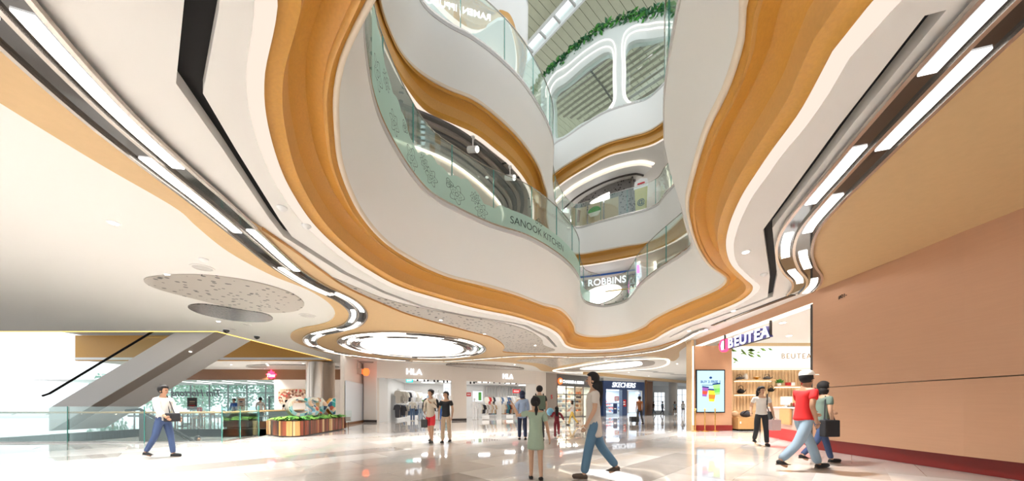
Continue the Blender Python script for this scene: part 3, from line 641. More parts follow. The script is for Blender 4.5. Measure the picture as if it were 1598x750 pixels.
b = B(); wseg(b, H[0], H[1], 0, ZC, .25); wseg(b, H[3], H[4], 0, ZC, .3); wseg(b, H[5], H[6], 0, ZC, .3); wseg(b, H[1], H[3] , OPZ, ZC, .3); wseg(b, H[4], H[5], OPZ, ZC, .3); b.build('wall_panel', 'beige', wl)
b = B(); wseg(b, H[1], H[2], 0, OPZ, .06); wseg(b, H[5] + Vector((-.9, -.2)), H[5], 0, OPZ, .1); b.build('door_jamb', 'white', wl)
b = B(); wseg(b, H[0], H[1], 0, .16, .03, -1); wseg(b, H[3], H[4], 0, .16, .03, -1); wseg(b, H[5], H[6], 0, .16, .03, -1); b.build('skirting', 'dark', wl)
# left recess with the pale door panel
b = B(); wseg(b, (-10.15, 20.5), (-11.15, 26.2), 0, ZC, .2); wseg(b, (-11.2, 25.2), (-10.6, 24.35), 0, ZC, .2)
o = b.build('wall_left', 'beige'); tag(o, 'beige wall beside the planter', kind='structure')
o = wseg(B(), (-10.12, 20.62), (-11.0, 25.6), .14, 2.72, .05, -1).build('door_1', 'whitecool'); tag(o, 'pale blue hoarding door in the beige wall', kind='structure')
o = wseg(B(), (-10.1, 20.6), (-11.0, 25.6), 0, .14, .07, -1).build('baseboard_left', 'brown'); tag(o, 'brown skirting below the pale blue door', kind='structure')

# ---- clothing shop interior
BK = [Vector(p) for p in ((-10.4, 33), (-3, 35.5), (3.0, 40.5))]
b = B(); wseg(b, BK[0], BK[1], 0, 3.6); wseg(b, BK[1], BK[2], 0, 3.6); wseg(b, (-9.25, 25.25), BK[0], 0, 3.6, .2); wseg(b, BK[2], H[6] + Vector((.1, .5)), 0, 3.6, .2)
o = b.build('wall_shop_back', 'white'); tag(o, 'white back walls inside the clothing shop', kind='structure')
cs = slab('ceiling_clothing_shop', [[(-9.3, 25.45), (-4.6, 26.85), (-3.5, 27.35), (2.1, 31.35), (3.3, 33), (3.0, 40.4), (-3, 35.4), (-10.3, 32.9)]], 3.3, 3.4, 'white'); tag(cs, 'white ceiling inside the clothing shop', kind='structure')
def area(name, loc, sx, sy, power, parent=None, col=(1, .98, .95)):
    li = bpy.data.lights.new(name, 'AREA'); li.shape = 'RECTANGLE'; li.size = sx; li.size_y = sy; li.energy = power; li.color = col
    o = link(bpy.data.objects.new(name, li)); o.location = Vector(loc) - (root_loc(parent) if parent else Vector((0, 0, 0))); o.parent = parent; return o
for i, (x, y) in enumerate(((-7.5, 27.6), (-5.8, 30), (-2.5, 30.6), (-.2, 32.4), (1.2, 35.2), (-7.6, 30.8))):
    t = thing('shop_ceiling_light', 'white square ceiling light inside the clothing shop', 'ceiling light', (x, y, 3.3), group='clothing shop ceiling lights')
    B().box(x - .5, x + .5, y - .5, y + .5, 3.26, 3.299).build('diffuser', 'disc', t); area('lamp', (x, y, 3.24), 1, 1, 34, t)
for i in range(13):
    x = -7.4 + i * .34; y = 26.6 + i * .26 + .5 * (i % 2)
    t = thing('track_spotlight', 'small black spotlight on the white clothing shop ceiling', 'spotlight', (x, y, 3.3), group='black shop spotlights')
    B().lathe([(.07, -.20), (.07, -.03)], (x, y, 3.3), 8).build('lamp_head', 'black', t); B().lathe([(.02, -.03), (.02, -.001)], (x, y, 3.3), 6).build('stem', 'black', t)
for i in range(8):
    x = -3.0 + i * .48; y = 28.3 + i * .33
    t = thing('track_spotlight', 'small black spotlight on the white clothing shop ceiling', 'spotlight', (x, y, 3.3), group='black shop spotlights')
    B().lathe([(.07, -.20), (.07, -.03)], (x, y, 3.3), 8).build('lamp_head', 'black', t); B().lathe([(.02, -.03), (.02, -.001)], (x, y, 3.3), 6).build('stem', 'black', t)
# garments
GC = {'cream': (.74, .70, .62), 'whitecloth': (.84, .84, .85), 'stonecloth': (.52, .48, .42), 'denim': (.10, .17, .30), 'charcoal': (.05, .05, .06), 'rust': (.52, .16, .06), 'tealcloth': (.05, .26, .28), 'skycloth': (.40, .50, .62), 'redcloth': (.6, .04, .04), 'tancloth': (.55, .40, .26), 'mint': (.50, .60, .48)}
for k, c in GC.items(): mat(k, c, .85, noise=.12, nscale=14)
def garment_mesh(w_, h_, d_=.05):
    prof = [(-.06, 0), (-w_ / 2, -.07), (-w_ / 2 - .09, -.42), (-w_ / 2 + .04, -.44), (-w_ / 2 + .06, -h_ * .96), (-w_ * .2, -h_), (w_ * .2, -h_), (w_ / 2 - .06, -h_ * .96), (w_ / 2 - .04, -.44), (w_ / 2 + .09, -.42), (w_ / 2, -.07), (.06, 0)]
    b = B(); b.prism([(x, 0, z) for x, z in prof], (0, -d_ / 2, 0), (0, d_ / 2, 0)); b.tube([(0, 0, -.02), (0, 0, .05), (.02, 0, .08)], .008, 4)
    bmesh.ops.recalc_face_normals(b.bm, faces=b.bm.faces); me = bpy.data.meshes.new('garment'); b.bm.to_mesh(me); b.bm.free(); return me
gcache = {}
def garment(loc, rz, colour, label, group, w_=.44, h_=.78):
    k = (colour, w_, h_)
    if k not in gcache: gcache[k] = garment_mesh(w_, h_); gcache[k].materials.append(M[colour])
    o = link(bpy.data.objects.new('garment', gcache[k])); o.location = loc; o.rotation_euler = (0, 0, rz); return tag(o, label, 'garment', group)
CN = {'cream': 'cream', 'whitecloth': 'white', 'stonecloth': 'stone grey', 'denim': 'dark denim', 'charcoal': 'charcoal', 'rust': 'rust orange', 'tealcloth': 'teal', 'skycloth': 'pale blue', 'redcloth': 'red', 'tancloth': 'tan'}
def rack(p, q, z, seq, name, where, posts=True, jitter=.0, h_=.78):
    p, q = Vector(p), Vector(q); c = (p + q) / 2; d = (q - p).normalized(); rz = math.atan2(d.y, d.x)
    t = thing('clothes_rack', name, 'clothes rack', (c.x, c.y, 0))
    B().tube([(p.x, p.y, z), (q.x, q.y, z)], .016, 6).build('rail', 'steel', t)
    if posts:
        for e in (p, q):
            B().tube([(e.x, e.y, 0.0), (e.x, e.y, z)], .016, 6).build('post', 'steel', t); B().box(e.x - .03, e.x + .03, e.y - .22, e.y + .22, 0, .03).build('foot', 'steel', t)
    else:
        for e in (p, q): B().tube([(e.x, e.y, z), (e.x, e.y + .3, z + .02)], .012, 6).build('bracket', 'steel', t)
    n = len(seq)
    for i, cn in enumerate(seq):
        u = p.lerp(q, (i + .6) / (n + .2)); garment((u.x, u.y, z - .08), rz + math.pi / 2 + .5 * math.sin(i * 2.1) * .4 + .55, cn, CN[cn] + ' shirt hanging on the rack ' + where, 'clothes ' + where, h_=h_)
rr = random.Random(4); pick = lambda n, s: [rr.choice(s) for _ in range(n)]
light_ = ['cream', 'stonecloth', 'stonecloth', 'whitecloth', 'skycloth', 'charcoal']; mixd = ['charcoal', 'cream', 'rust', 'denim', 'charcoal', 'stonecloth', 'tancloth', 'tealcloth']
rack((-8.9, 27.0), (-7.6, 28.6), 2.35, pick(9, light_), 'high wall rail of pale shirts left of the first clothing shop door', 'high beside the white jamb', False)
rack((-8.7, 26.8), (-7.4, 28.4), 1.25, pick(9, ['charcoal', 'denim', 'skycloth', 'stonecloth', 'denim']), 'low wall rail of dark clothes left of the first clothing shop door', 'low beside the white jamb', False)
rack((-8.95, 26.5), (-9.25, 29.6), 2.45, pick(14, light_), 'high side wall rail of white jackets in the clothing shop', 'high on the shop side wall', False, h_=1.0)
rack((-8.95, 26.4), (-9.25, 29.5), 1.35, pick(14, ['charcoal', 'denim', 'stonecloth', 'cream', 'denim', 'charcoal']), 'low side wall rail of dark clothes in the clothing shop', 'low on the shop side wall', False, h_=1.05)
rack((-8.0, 28.9), (-6.6, 29.4), 1.5, pick(12, light_ + ['charcoal']), 'floor rack of pale jackets behind the mannequins', 'behind the mannequins')
rack((-7.5, 30.2), (-6.0, 30.8), 2.2, pick(8, light_), 'wall rail of pale shirts at the back of the clothing shop', 'at the shop back wall', False)
rack((-7.4, 30.2), (-5.9, 30.8), 1.2, pick(8, mixd), 'low rail of mixed clothes at the back of the clothing shop', 'low at the shop back wall', False)
rack((-2.9, 28.9), (-1.5, 29.9), 1.35, pick(11, ['charcoal', 'tancloth', 'cream', 'stonecloth', 'charcoal', 'whitecloth']), 'floor rack of black and tan shirts inside the second clothing shop door', 'just inside the second door')
rack((-.9, 30.2), (.5, 31.2), 1.35, pick(11, mixd), 'floor rack of orange and blue shirts in the clothing shop', 'between the two white dividers')
rack((.9, 31.5), (1.6, 32.2), 1.35, pick(6, ['charcoal', 'denim', 'whitecloth', 'charcoal']), 'short floor rack of dark shirts by the second door jamb', 'by the second door jamb')
rack((-2.6, 33.4), (1.4, 36.4), 2.1, pick(20, ['whitecloth', 'redcloth', 'cream', 'charcoal', 'stonecloth', 'denim']), 'long wall rail of white and red shirts on the slatted back wall', 'on the slatted back wall', False)
rack((-2.6, 33.3), (1.4, 36.3), 1.15, pick(18, mixd), 'long low rail of mixed shirts on the slatted back wall', 'low on the slatted back wall', False)
for i in range(22):
    u = Vector((-2.9, 35.2)).lerp(Vector((2.7, 39.9)), i / 21.0)
    if i == 0: sw_ = thing('slat_wall', 'grey slatted panelling on the clothing shop back wall', 'wall panel', (u.x, u.y, 1.9))
    B().box(u.x - .07, u.x + .07, u.y - .09, u.y - .03, 1.9, 3.2).build('slat', 'greylight', sw_)
for i, (x, y) in enumerate(((-1.15, 30.05), (.72, 31.3))):
    t = thing('display_divider', ('tall white display divider between the first two racks', 'tall white display divider beside the short dark rack')[i], 'display stand', (x, y, 0))
    B().box(x - .22, x + .22, y - .05, y + .05, .05, 1.5).build('panel', 'white', t); B().box(x - .25, x + .25, y - .2, y + .2, 0, .05).build('base', 'white', t)
for i, (x, y, s, h) in enumerate(((-7.0, 27.4, .5, .55), (-6.1, 28.0, .45, .7), (-2.2, 28.4, .3, .35), (-.2, 29.6, .3, .35))):
    t = thing('display_plinth', ('low white display plinth by the red shorts shopper', 'taller white plinth with folded clothes', 'small white cube on the shop threshold by the tan rack', 'small white cube on the shop threshold by the orange rack')[i], 'plinth', (x, y, 0))
    B().box(x - s, x + s, y - s * .6, y + s * .6, .04, h).build('body', 'white', t, bevel=.01); B().box(x - s + .05, x + s - .05, y - s * .6 + .05, y + s * .6 - .05, 0, .04).build('plinth_foot', 'greylight', t)
def mannequin(loc, top, bot, label, rz=0):
    x, y, z0 = loc; t = thing('mannequin', label, 'mannequin', loc)
    b = B(); b.tube([(x, y, z0 + .95), (x, y, z0 + 1.2), (x, y, z0 + 1.42), (x, y, z0 + 1.5)], [.16, .14, .20, .07], 10); b.build('shirt', top, t, smooth=True)
    for s in (-1, 1):
        B().tube([(x + s * .2, y, z0 + 1.42), (x + s * .27, y, z0 + 1.15), (x + s * .25, y - .05, z0 + .9)], [.06, .055, .04], 8).build('sleeve', top, t, smooth=True)
        B().tube([(x + s * .09, y, z0 + .97), (x + s * .1, y, z0 + .5), (x + s * .1, y, z0 + .05)], [.1, .075, .06], 8).build('trouser_leg', bot, t, smooth=True)
    b = B(); b.tube([(x, y, z0 + 1.48), (x, y, z0 + 1.58)], .05, 8); b.ball((x, y, z0 + 1.68), .1, (.85, 1, 1.2)); b.build('head', 'white', t, smooth=True)
    B().lathe([(.18, 0), (.18, .02)], loc, 14).build('stand', 'steel', t)
mannequin((-7.7, 26.3, 0), 'cream', 'denim', 'mannequin in cream jacket and dark jeans near the white jamb')
mannequin((-7.15, 26.6, 0), 'whitecloth', 'skycloth', 'mannequin in white jacket and pale jeans beside the cream one')
mannequin((-6.1, 28.0, .7), 'whitecloth', 'whitecloth', 'all white mannequin standing on the taller plinth')
mannequin((-5.6, 27.2, 0), 'tealcloth', 'blue', 'mannequin in teal shirt and blue shorts')
mannequin((-3.1, 28.0, 0), 'whitecloth', 'whitecloth', 'white dressed mannequin beside the second clothing shop door')
def board(name, px0, py0, px1, py1, Y, m, label, cat, frame=None, th=.03):
    a, c = D(px0, py1, Y), D(px1, py0, Y); t = thing(name, label, cat, ((a.x + c.x) / 2, Y, a.z))
    B().box(a.x, c.x, Y - .004, Y + th, a.z, c.z).build('panel', m, t)
    if frame:
        f = .03
        for bx in ((a.x - f, c.x + f, a.z - f, a.z), (a.x - f, c.x + f, c.z, c.z + f), (a.x - f, a.x, a.z, c.z), (c.x, c.x + f, a.z, c.z)): B().box(bx[0], bx[1], Y - .015, Y + th, bx[2], bx[3]).build('frame_bar', frame, t)
    return t, a, c
emi('litcard', (.86, .93, 1.0), .75); emi('exitgreen', (.02, .55, .48), 1.2); emi('redglow', (1.0, .04, .10), 2.4); emi('pinkglow', (1.0, .12, .55), 2.2)
t, a, c = board('poster_lightbox', 655, 614, 681, 632, 31.0, 'litcard', 'pale lit fashion poster at the back of the clothing shop', 'poster')
B().box(a.x + .1, a.x + .8, 30.985, 30.996, a.z + .1, a.z + .5).build('green_field', 'leaf', t); B().box(c.x - .6, c.x - .2, 30.985, 30.996, a.z + .4, a.z + .8).build('blue_badge', 'blue', t)
t, a, c = board('poster_lightbox', 692, 598, 703, 617, 28.5, 'litcard', 'narrow lit panel with small black bag drawing beside the shop door', 'poster')
B().tube([(a.x + .2, 28.48, a.z + .35), (a.x + .17, 28.48, a.z + .6), (a.x + .4, 28.48, a.z + .6), (a.x + .37, 28.48, a.z + .35)], .018, 5, closed=True).build('bag_drawing', 'black', t)
t, a, c = board('poster_lightbox', 738, 610, 753, 626, 33, 'litcard', 'pale lit poster with green shape behind the tan rack', 'poster'); B().box(c.x - .4, c.x - .1, 32.985, 32.996, a.z + .1, c.z - .1).build('green_field', 'leaf', t)
for px0, px1, py0, py1, Y, lab in ((728, 735, 612, 618, 30, 'small red shop sign by the second clothing shop door'), (800, 812, 607, 613, 34, 'red shop sign on the slatted back wall')):
    t, a, c = board('sale_sign', px0, py0, px1, py1, Y, 'red', lab, 'sign'); hh = c.z - a.z
    for k in range(4): B().box(a.x + (c.x - a.x) * (.18 + .17 * k), a.x + (c.x - a.x) * (.28 + .17 * k), Y - .012, Y - .005, a.z + hh * .3, c.z - hh * .3).build('white_mark', 'white', t)
t = thing('exit_sign', 'green exit sign hanging in the first clothing shop door', 'sign', D(639, 593.5, 26.3)); p = t.location.copy()
B().box(p.x - .26, p.x + .26, p.y, p.y + .05, p.z - .13, p.z + .13).build('sign_box', 'exitgreen', t); text('lettering', 'EXIT', .2, (p.x, p.y - .008, p.z), (0, -1), 'signwhite', t, .006, .004)
B().box(p.x - .01, p.x + .01, p.y + .02, p.y + .03, p.z + .13, 3.3).build('hanger', 'steel', t)
# lit shop letters
def lit_sign(s, size, pos, p, q, label, m='signwhite', depth=.08, bold=.005, sx=1.0):
    n = nrm(p, q); t = thing('shop_sign', label, 'sign', pos)
    text('lettering', s, size, Vector(pos) + Vector((n.x, n.y, 0)) * .05, n, m, t, depth, bold, sx=sx); return t
c1 = H[1].lerp(H[3], .47); lit_sign('HLA', .62, (c1.x, c1.y, 3.66), H[1], H[3], 'white glowing shop letters above the first clothing shop door')
c2 = H[4].lerp(H[5], .56); lit_sign('HLA', .58, (c2.x, c2.y, 3.66), H[4], H[5], 'white glowing shop letters above the second clothing shop door')

# ---- charcoal pier, accessory shop
b = B(); wseg(b, H[6], H[7], 0, ZC, .4); o = b.build('wall_charcoal_pier', 'taupe'); tag(o, 'charcoal pier between clothing shop and accessory shop', kind='structure')
n = nrm(H[6], H[7]); pp = H[6].lerp(H[7], .5) + n * .02
t = thing('wall_emblem', 'small red emblem on the charcoal pier', 'sign', (pp.x, pp.y, 2.0)); text('mark', 'S', .55, (pp.x, pp.y, 2.0), n, 'red', t, .03, .01)
K0, K1 = H[7], H[8]; kd = (K1 - K0).normalized(); kn = nrm(K0, K1)
b = B(); wseg(b, K0, K1, 3.15, 4.0, .4); wseg(b, K0, K1, 4.0, ZC, .3); o = b.build('wall_accessory_header', 'greydark'); tag(o, 'dark header of the accessory shop front', kind='structure')
pc = K0.lerp(K1, .36) + kn * .03; t = thing('shop_sign', 'white lettering on the dark accessory shop header', 'sign', (pc.x, pc.y, 3.58)); text('lettering', 'CHARLES & KEITH', .42, (pc.x, pc.y, 3.58), kn, 'signwhite', t, .04, .008)
pc = K0.lerp(K1, .06) + kn * .05; t = thing('round_logo_sign', 'orange round logo sign at the end of the dark header', 'sign', (pc.x, pc.y, 3.6))
emi('orangeglow', (1.0, .16, .04), 1.3); v_ = [Vector((pc.x, pc.y, 3.6)) + Vector((kd.x, kd.y, 0)) * .32 * math.cos(a) + Vector((0, 0, .32)) * math.sin(a) for a in [i * math.pi / 10 for i in range(20)]]
B().prism(v_, (0, 0, 0), tuple(Vector((kn.x, kn.y, 0)) * .08)).build('disc', 'orangeglow', t); text('lettering', 'U', .4, Vector((pc.x, pc.y, 3.6)) + Vector((kn.x, kn.y, 0)) * .1, kn, 'signwhite', t, .02, .015)
af = thing('window_1', 'glazed front of the accessory shop with dark mullions', None, (K0.x, K0.y, 0), kind='structure')
for i in range(6):
    u = K0.lerp(K1, i / 5 * .98 + .01); wseg(B(), u - kd * .04, u + kd * .04, 0, 3.15, .08).build('mullion', 'dark', af)
for i in range(5):
    if i == 2: continue
    u, v2 = K0.lerp(K1, i / 5 * .98 + .02), K0.lerp(K1, (i + 1) / 5 * .98); wseg(B(), u, v2, .05, 3.1, .015).build('window_pane', 'glass', af)
wseg(B(), K0, K1, 2.3, 2.38, .08).build('transom', 'dark', af); wseg(B(), K0, K1, 0, .07, .08).build('sill', 'dark', af)
# accessory shop inside: shelves with bags
mat('warmwall', (.80, .70, .58), .6)
ab = B(); A0, A1 = K0 - kn * 2.6 + kd * 1.2, K1 - kn * 2.6; wseg(ab, A0, A1, 0, 3.3); wseg(ab, K0 - kn * .4, A0, 0, 3.3, .15); wseg(ab, A1, K1 - kn * .3, 0, 3.3, .15); o = ab.build('wall_accessory_back', 'warmwall'); tag(o, 'warm white walls inside the accessory shop', kind='structure')
o = slab('ceiling_accessory', [[K0 - kn * .45, K1 - kn * .45, A1, A0]], 3.2, 3.26, 'white'); tag(o, 'white ceiling inside the accessory shop', kind='structure')
cc = (K0 + K1) / 2 - kn * 1.6; t = thing('shop_ceiling_light', 'warm ceiling light inside the accessory shop', 'ceiling light', (cc.x, cc.y, 3.2)); B().box(cc.x - .6, cc.x + .6, cc.y - .6, cc.y + .6, 3.17, 3.199).build('diffuser', 'disc', t); area('lamp', (cc.x, cc.y, 3.12), 2, 1.4, 190, t, (1, .93, .82))
sh = thing('display_shelving', 'white display shelving along the accessory shop back wall', 'shelving', ((A0 + A1) / 2).to_3d()[:2] + (0,))
bagmats = ['dark', 'tancloth', 'cream', 'brown', 'rust', 'charcoal']; bb = B(); prof = [(-.16, 0), (.16, 0), (.13, .24), (-.13, .24)]; bb.prism([(x, 0, z) for x, z in prof], (0, -.06, 0), (0, .06, 0)); bb.tube([(-.09, 0, .23), (-.07, 0, .36), (.07, 0, .36), (.09, 0, .23)], .012, 5)
bagme = {}
for q in bagmats:
    me = bpy.data.meshes.new('handbag'); bb.bm.to_mesh(me); me.materials.append(M[q]); bagme[q] = me
for k, z in enumerate((.5, 1.0, 1.5, 2.0, 2.5)):
    p_, q_ = A0 + kn * .05 + kd * .35, A1 + kn * .05 - kd * .25; wseg(B(), p_, q_, z - .03, z, .35, -1).build('shelf', 'white', sh)
    for i in range(11):
        u = p_.lerp(q_, (i + .5) / 11) + kn * .2; cq = rr.choice(bagmats); o = link(bpy.data.objects.new('handbag', bagme[cq])); o.location = (u.x, u.y, z + .001); o.rotation_euler = (0, 0, math.atan2(kd.y, kd.x)); s_ = .8 + .4 * rr.random(); o.scale = (s_, s_, s_)
        tag(o, {'dark': 'black', 'tancloth': 'tan', 'cream': 'cream', 'brown': 'brown', 'rust': 'rust red', 'charcoal': 'charcoal'}[cq] + ' handbag on the accessory shop shelving', 'handbag', 'handbags on the accessory shop shelving')

# ---- navy sports-shoe shop
S0, S1 = Vector((10.35, 38.4)), Vector((16.15, 41.4)); sd_ = (S1 - S0).normalized(); s_n = nrm(S0, S1)
sf = thing('shop_portal', 'navy blue portal of the shoe shop', 'shop front', (S0.x, S0.y, 0))
wseg(B(), S0, S1, 3.05, 4.0, .5).build('header', 'navy', sf)
for a, b_2 in ((0, .06), (.44, .56), (.93, 1)): wseg(B(), S0.lerp(S1, a), S0.lerp(S1, b_2), 0, 3.05, .5).build('pier', 'navy', sf)
wseg(B(), S0, S1, 4.0, ZC, .4).build('header_cap', 'greylight', sf)
for a, b_2, z0, z1 in ((.56, .585, .25, 2.95), (.905, .93, .25, 2.95), (.56, .93, 2.87, 2.95), (.56, .93, .25, .33)):
    u, v2 = S0.lerp(S1, a) + s_n * .06, S0.lerp(S1, b_2) + s_n * .06; wseg(B(), u, v2, z0, z1, .06).build('window_frame', 'white', sf)
for a, b_2 in ((.06, .25), (.25, .44), (.585, .905)): wseg(B(), S0.lerp(S1, a), S0.lerp(S1, b_2), .02, 3.0, .015).build('window_pane', 'glass', sf)
emi('signblue', (.88, .94, 1.0), .8)
u = S0.lerp(S1, .47) + s_n * .04; text('lettering', 'SKECHERS', .80, (u.x, u.y, 3.54), s_n, 'signblue', sf, .06, .018, .22)
u = S0.lerp(S1, .74) + s_n * .12; text('lettering', 'S', 1.35, (u.x, u.y, 1.45), s_n, 'signblue', sf, .03, .05, .25)
u = S0.lerp(S1, .80) + s_n * .1; text('lettering', 'LOVE', .32, (u.x, u.y, 2.65), s_n, 'signblue', sf, .02, .01)
SB0, SB1 = S0 - s_n * 3.2, S1 - s_n * 3.2; mat('paleblue', (.55, .62, .75), .6)
ab = B(); wseg(ab, SB0, SB1, 0, 3.1); wseg(ab, S0 - s_n * .5, SB0, 0, 3.1, .15); wseg(ab, SB1, S1 - s_n * .5, 0, 3.1, .15); o = ab.build('wall_shoe_shop_back', 'paleblue'); tag(o, 'pale blue walls inside the shoe shop', kind='structure')
o = slab('ceiling_shoe_shop', [[S0 - s_n * .5, S1 - s_n * .5, SB1, SB0]], 3.06, 3.1, 'white'); tag(o, 'white ceiling inside the shoe shop', kind='structure')
cc = (S0 + S1) / 2 - s_n * 1.7; t = thing('shop_ceiling_light', 'cool ceiling light inside the shoe shop', 'ceiling light', (cc.x, cc.y, 3.06)); B().box(cc.x - .6, cc.x + .6, cc.y - .4, cc.y + .4, 3.03, 3.059).build('diffuser', 'disc', t); area('lamp', (cc.x, cc.y, 2.98), 3, 1.4, 200, t, (.95, .97, 1))
ss = thing('display_shelving', 'white shoe shelving inside the navy shop', 'shelving', ((SB0 + SB1) / 2).to_3d()[:2] + (0,))
shm = B(); prof = [(-.13, 0), (.14, 0), (.14, .04), (.05, .07), (-.03, .11), (-.13, .12)]; shm.prism([(x, 0, z) for x, z in prof], (0, -.04, 0), (0, .04, 0)); shme = {}
for q in ('redcloth', 'whitecloth', 'charcoal', 'blue', 'skycloth'): me = bpy.data.meshes.new('shoe'); shm.bm.to_mesh(me); me.materials.append(M[q]); shme[q] = me
for k, z in enumerate((.4, .8, 1.2, 1.6)):
    p_, q_ = SB0 + s_n * .05, SB1 + s_n * .05; wseg(B(), p_, q_, z - .03, z, .35, -1).build('shelf', 'white', ss)
    for i in range(13):
        u = p_.lerp(q_, (i + .5) / 13) + s_n * .2; q = rr.choice(list(shme)); o = link(bpy.data.objects.new('shoe', shme[q])); o.location = (u.x, u.y, z + .001); o.rotation_euler = (0, 0, .5); o.scale = (1.3, 1.3, 1.3)
        tag(o, {'redcloth': 'red', 'whitecloth': 'white', 'charcoal': 'black', 'blue': 'blue', 'skycloth': 'pale blue'}[q] + ' shoe on the shelving inside the navy shop', 'shoe', 'shoes inside the navy shop')
for px0, px1, py0, py1, lab in ((959, 966, 618, 625, 'red square promotion sign inside the navy shop'), (971, 977, 623, 634, 'tall red promotion sign beside the navy pier')):
    t, a, c = board('promo_sign', px0, py0, px1, py1, 39.6 if px0 < 965 else 39.8, 'red', lab, 'sign'); hh = c.z - a.z
    for k in range(2): B().box(a.x + .1, c.x - .1, t.location.y - .012, t.location.y - .005, a.z + hh * (.25 + .32 * k), a.z + hh * (.40 + .32 * k)).build('white_mark', 'white', t)
t, a, c = board('promo_sign', 957, 629, 963, 645, 38.4, 'navy', 'navy standing banner inside the shoe shop window', 'sign'); B().box(a.x + .1, c.x - .1, 38.38, 38.395, a.z + .5, a.z + .62).build('white_mark', 'white', t)

# ---- far corridor
o = slab('wall_corridor_end', [[(15, 55), (40, 55), (40, 55.3), (15, 55.3)]], 0, ZC, 'white'); tag(o, 'white wall at the far end of the corridor', kind='structure')
b = B(); wseg(b, (16.5, 41.6), (17.4, 44), 0, ZC, .2); wseg(b, (17.4, 44), (18.4, 44.4), 0, ZC, .2); o = b.build('wall_timber_panel', 'brown'); tag(o, 'brown timber panel beside the navy shop', kind='structure')
b = B(); wseg(b, (18.4, 44.4), (19, 55), 0, ZC, .2); o = b.build('wall_corridor_left', 'whitecool'); tag(o, 'pale corridor wall beyond the timber panel', kind='structure')
bk_ = B(); wseg(bk_, (6.7, 30.9), (14, 37.0), 4.02, ZC, .3); wseg(bk_, (14, 37.0), (23.6, 44.3), 4.02, ZC, .3); wseg(bk_, (23.6, 44.3), (30, 45), 4.02, ZC, .3); o = bk_.build('trim_1', 'tan'); tag(o, 'tan timber bulkhead crossing the corridor ceiling', kind='structure')
t = thing('column', 'round pale column in the far corridor', 'column', (22.3, 47, 0)); B().lathe([(.55, 0), (.55, ZC - .01)], (22.3, 47, 0), 24).build('shaft', 'beige', t, smooth=True); B().lathe([(.6, 0.001), (.6, .15)], (22.3, 47, 0), 24).build('plinth_ring', 'steel', t)
for i, (px0, px1, py0, py1, Y, m, lab) in enumerate(((1021, 1037, 612, 640, 54.7, 'litcard', 'pale lit shop window far along the corridor'), (1057, 1078, 607, 643.6, 54.7, 'litcard', 'wide pale shop window beyond the far column'))):
    t, a, c = board('far_shop_window', px0, py0, px1, py1, Y, m, lab, 'shop window', 'steel', .298)
    for k in range(1, 4):
        zz = a.z + (c.z - a.z) * k / 4; B().box(a.x, c.x, Y - .25, Y - .02, zz, zz + .05).build('shelf', 'greylight', t)
    for k in range(1, 3):
        xx = a.x + (c.x - a.x) * k / 3; B().box(xx, xx + .06, Y - .03, Y - .005, a.z, c.z).build('mullion', 'greydark', t)
for i in range(3):
    c = U(1012 + i * 26, 578 + i * 3, ZC); o = wseg(B(), (c.x - 1.2, c.y - .5), (c.x + 1.2, c.y + .6), ZC - .012, ZC - .001, .28).build('ceiling_vent', 'greydark'); tag(o, 'long dark air slot in the corridor ceiling', 'vent', 'corridor ceiling vents')

# ---- right: tea shop
PW = 16.1
tw = thing('wall_right', 'copper panel walls of the tea shop', None, (8.6, 12, 0), kind='structure')
B().box(8.66, 10.42, PW, PW + .5, .26, 4.02).build('wall_panel', 'copper', tw); B().box(8.64, 10.44, PW - .02, PW + .5, 0, .26).build('skirting', 'redskirt', tw)
B().box(8.52, 8.64, PW + .02, PW + .5, 0, 4.3).build('end_trim', 'oakpale', tw); B().box(8.56, 8.61, PW - .02, PW + .03, .27, 4.0).build('light_strip', 'ledwarm', tw)
W0, W1, W2 = Vector((8.28, 9.35)), Vector((7.98, 6.0)), Vector((7.7, -6))
for (p, q, z0, z1) in ((W0, W1, .30, 1.66), (W0, W1, 1.68, ZC), (W1, W2, .30, 1.66), (W1, W2, 1.68, ZC)): wseg(B(), p, q, z0, z1, .3).build('wall_panel', 'copper', tw)
wseg(B(), W0, W2, 0, .30, .32).build('skirting', 'redskirt', tw)
wseg(B(), (8.72, 16.1), (8.3, 9.36), 4.02, ZC, .3).build('header_panel', 'copper', tw); wseg(B(), (8.70, 16.1), (8.28, 9.36), 4.0, 4.02, .3).build('header_light', 'ledwarm', tw)
B().box(8.30, 8.62, 9.35, 9.45, 0, 4.0).build('door_post', 'dark', tw)
text('lettering', '#01-', .13, (W0.lerp(W1, .28).x - .01, W0.lerp(W1, .28).y, 3.9), (-1, .09), 'black', tw, .005)
# back wall
b = B().box(10.42, 18, 17.0, 17.2, 0, ZC).box(17.8, 18, 7, 17, 0, ZC).box(8.6, 18, 6.9, 7.1, 0, ZC); o = b.build('wall_tea_back', 'oakpale'); tag(o, 'oak clad walls inside the tea shop', kind='structure')
b = B().box(10.42, 17.8, 16.75, 17.0, 0, .95); o = b.build('trim_2', 'oak'); tag(o, 'oak bench panelling under the tea shelves', kind='structure')
ow = thing('slat_wall', 'pale oak slat wall behind the tea shelves', 'wall panel', (13, 16.97, 1))
for i in range(40): B().box(10.6 + i * .16, 10.73 + i * .16, 16.955, 16.999, .95, 3.0).build('slat', 'oakpale', ow)
for x0, x1, z0, z1, nm in ((10.44, 10.5, .97, 3.0, 'side'), (10.5, 17, 2.98, 3.02, 'top')):
    o = B().box(x0, x1, 16.9, 16.94, z0, z1).build('led_strip', 'ledwarm'); tag(o, {'side': 'warm upright light strip beside the tea shelves', 'top': 'warm light strip under the tea shop lightbox'}[nm], 'light strip')
emi('lightbox', (.97, 1.0, .96), .85)
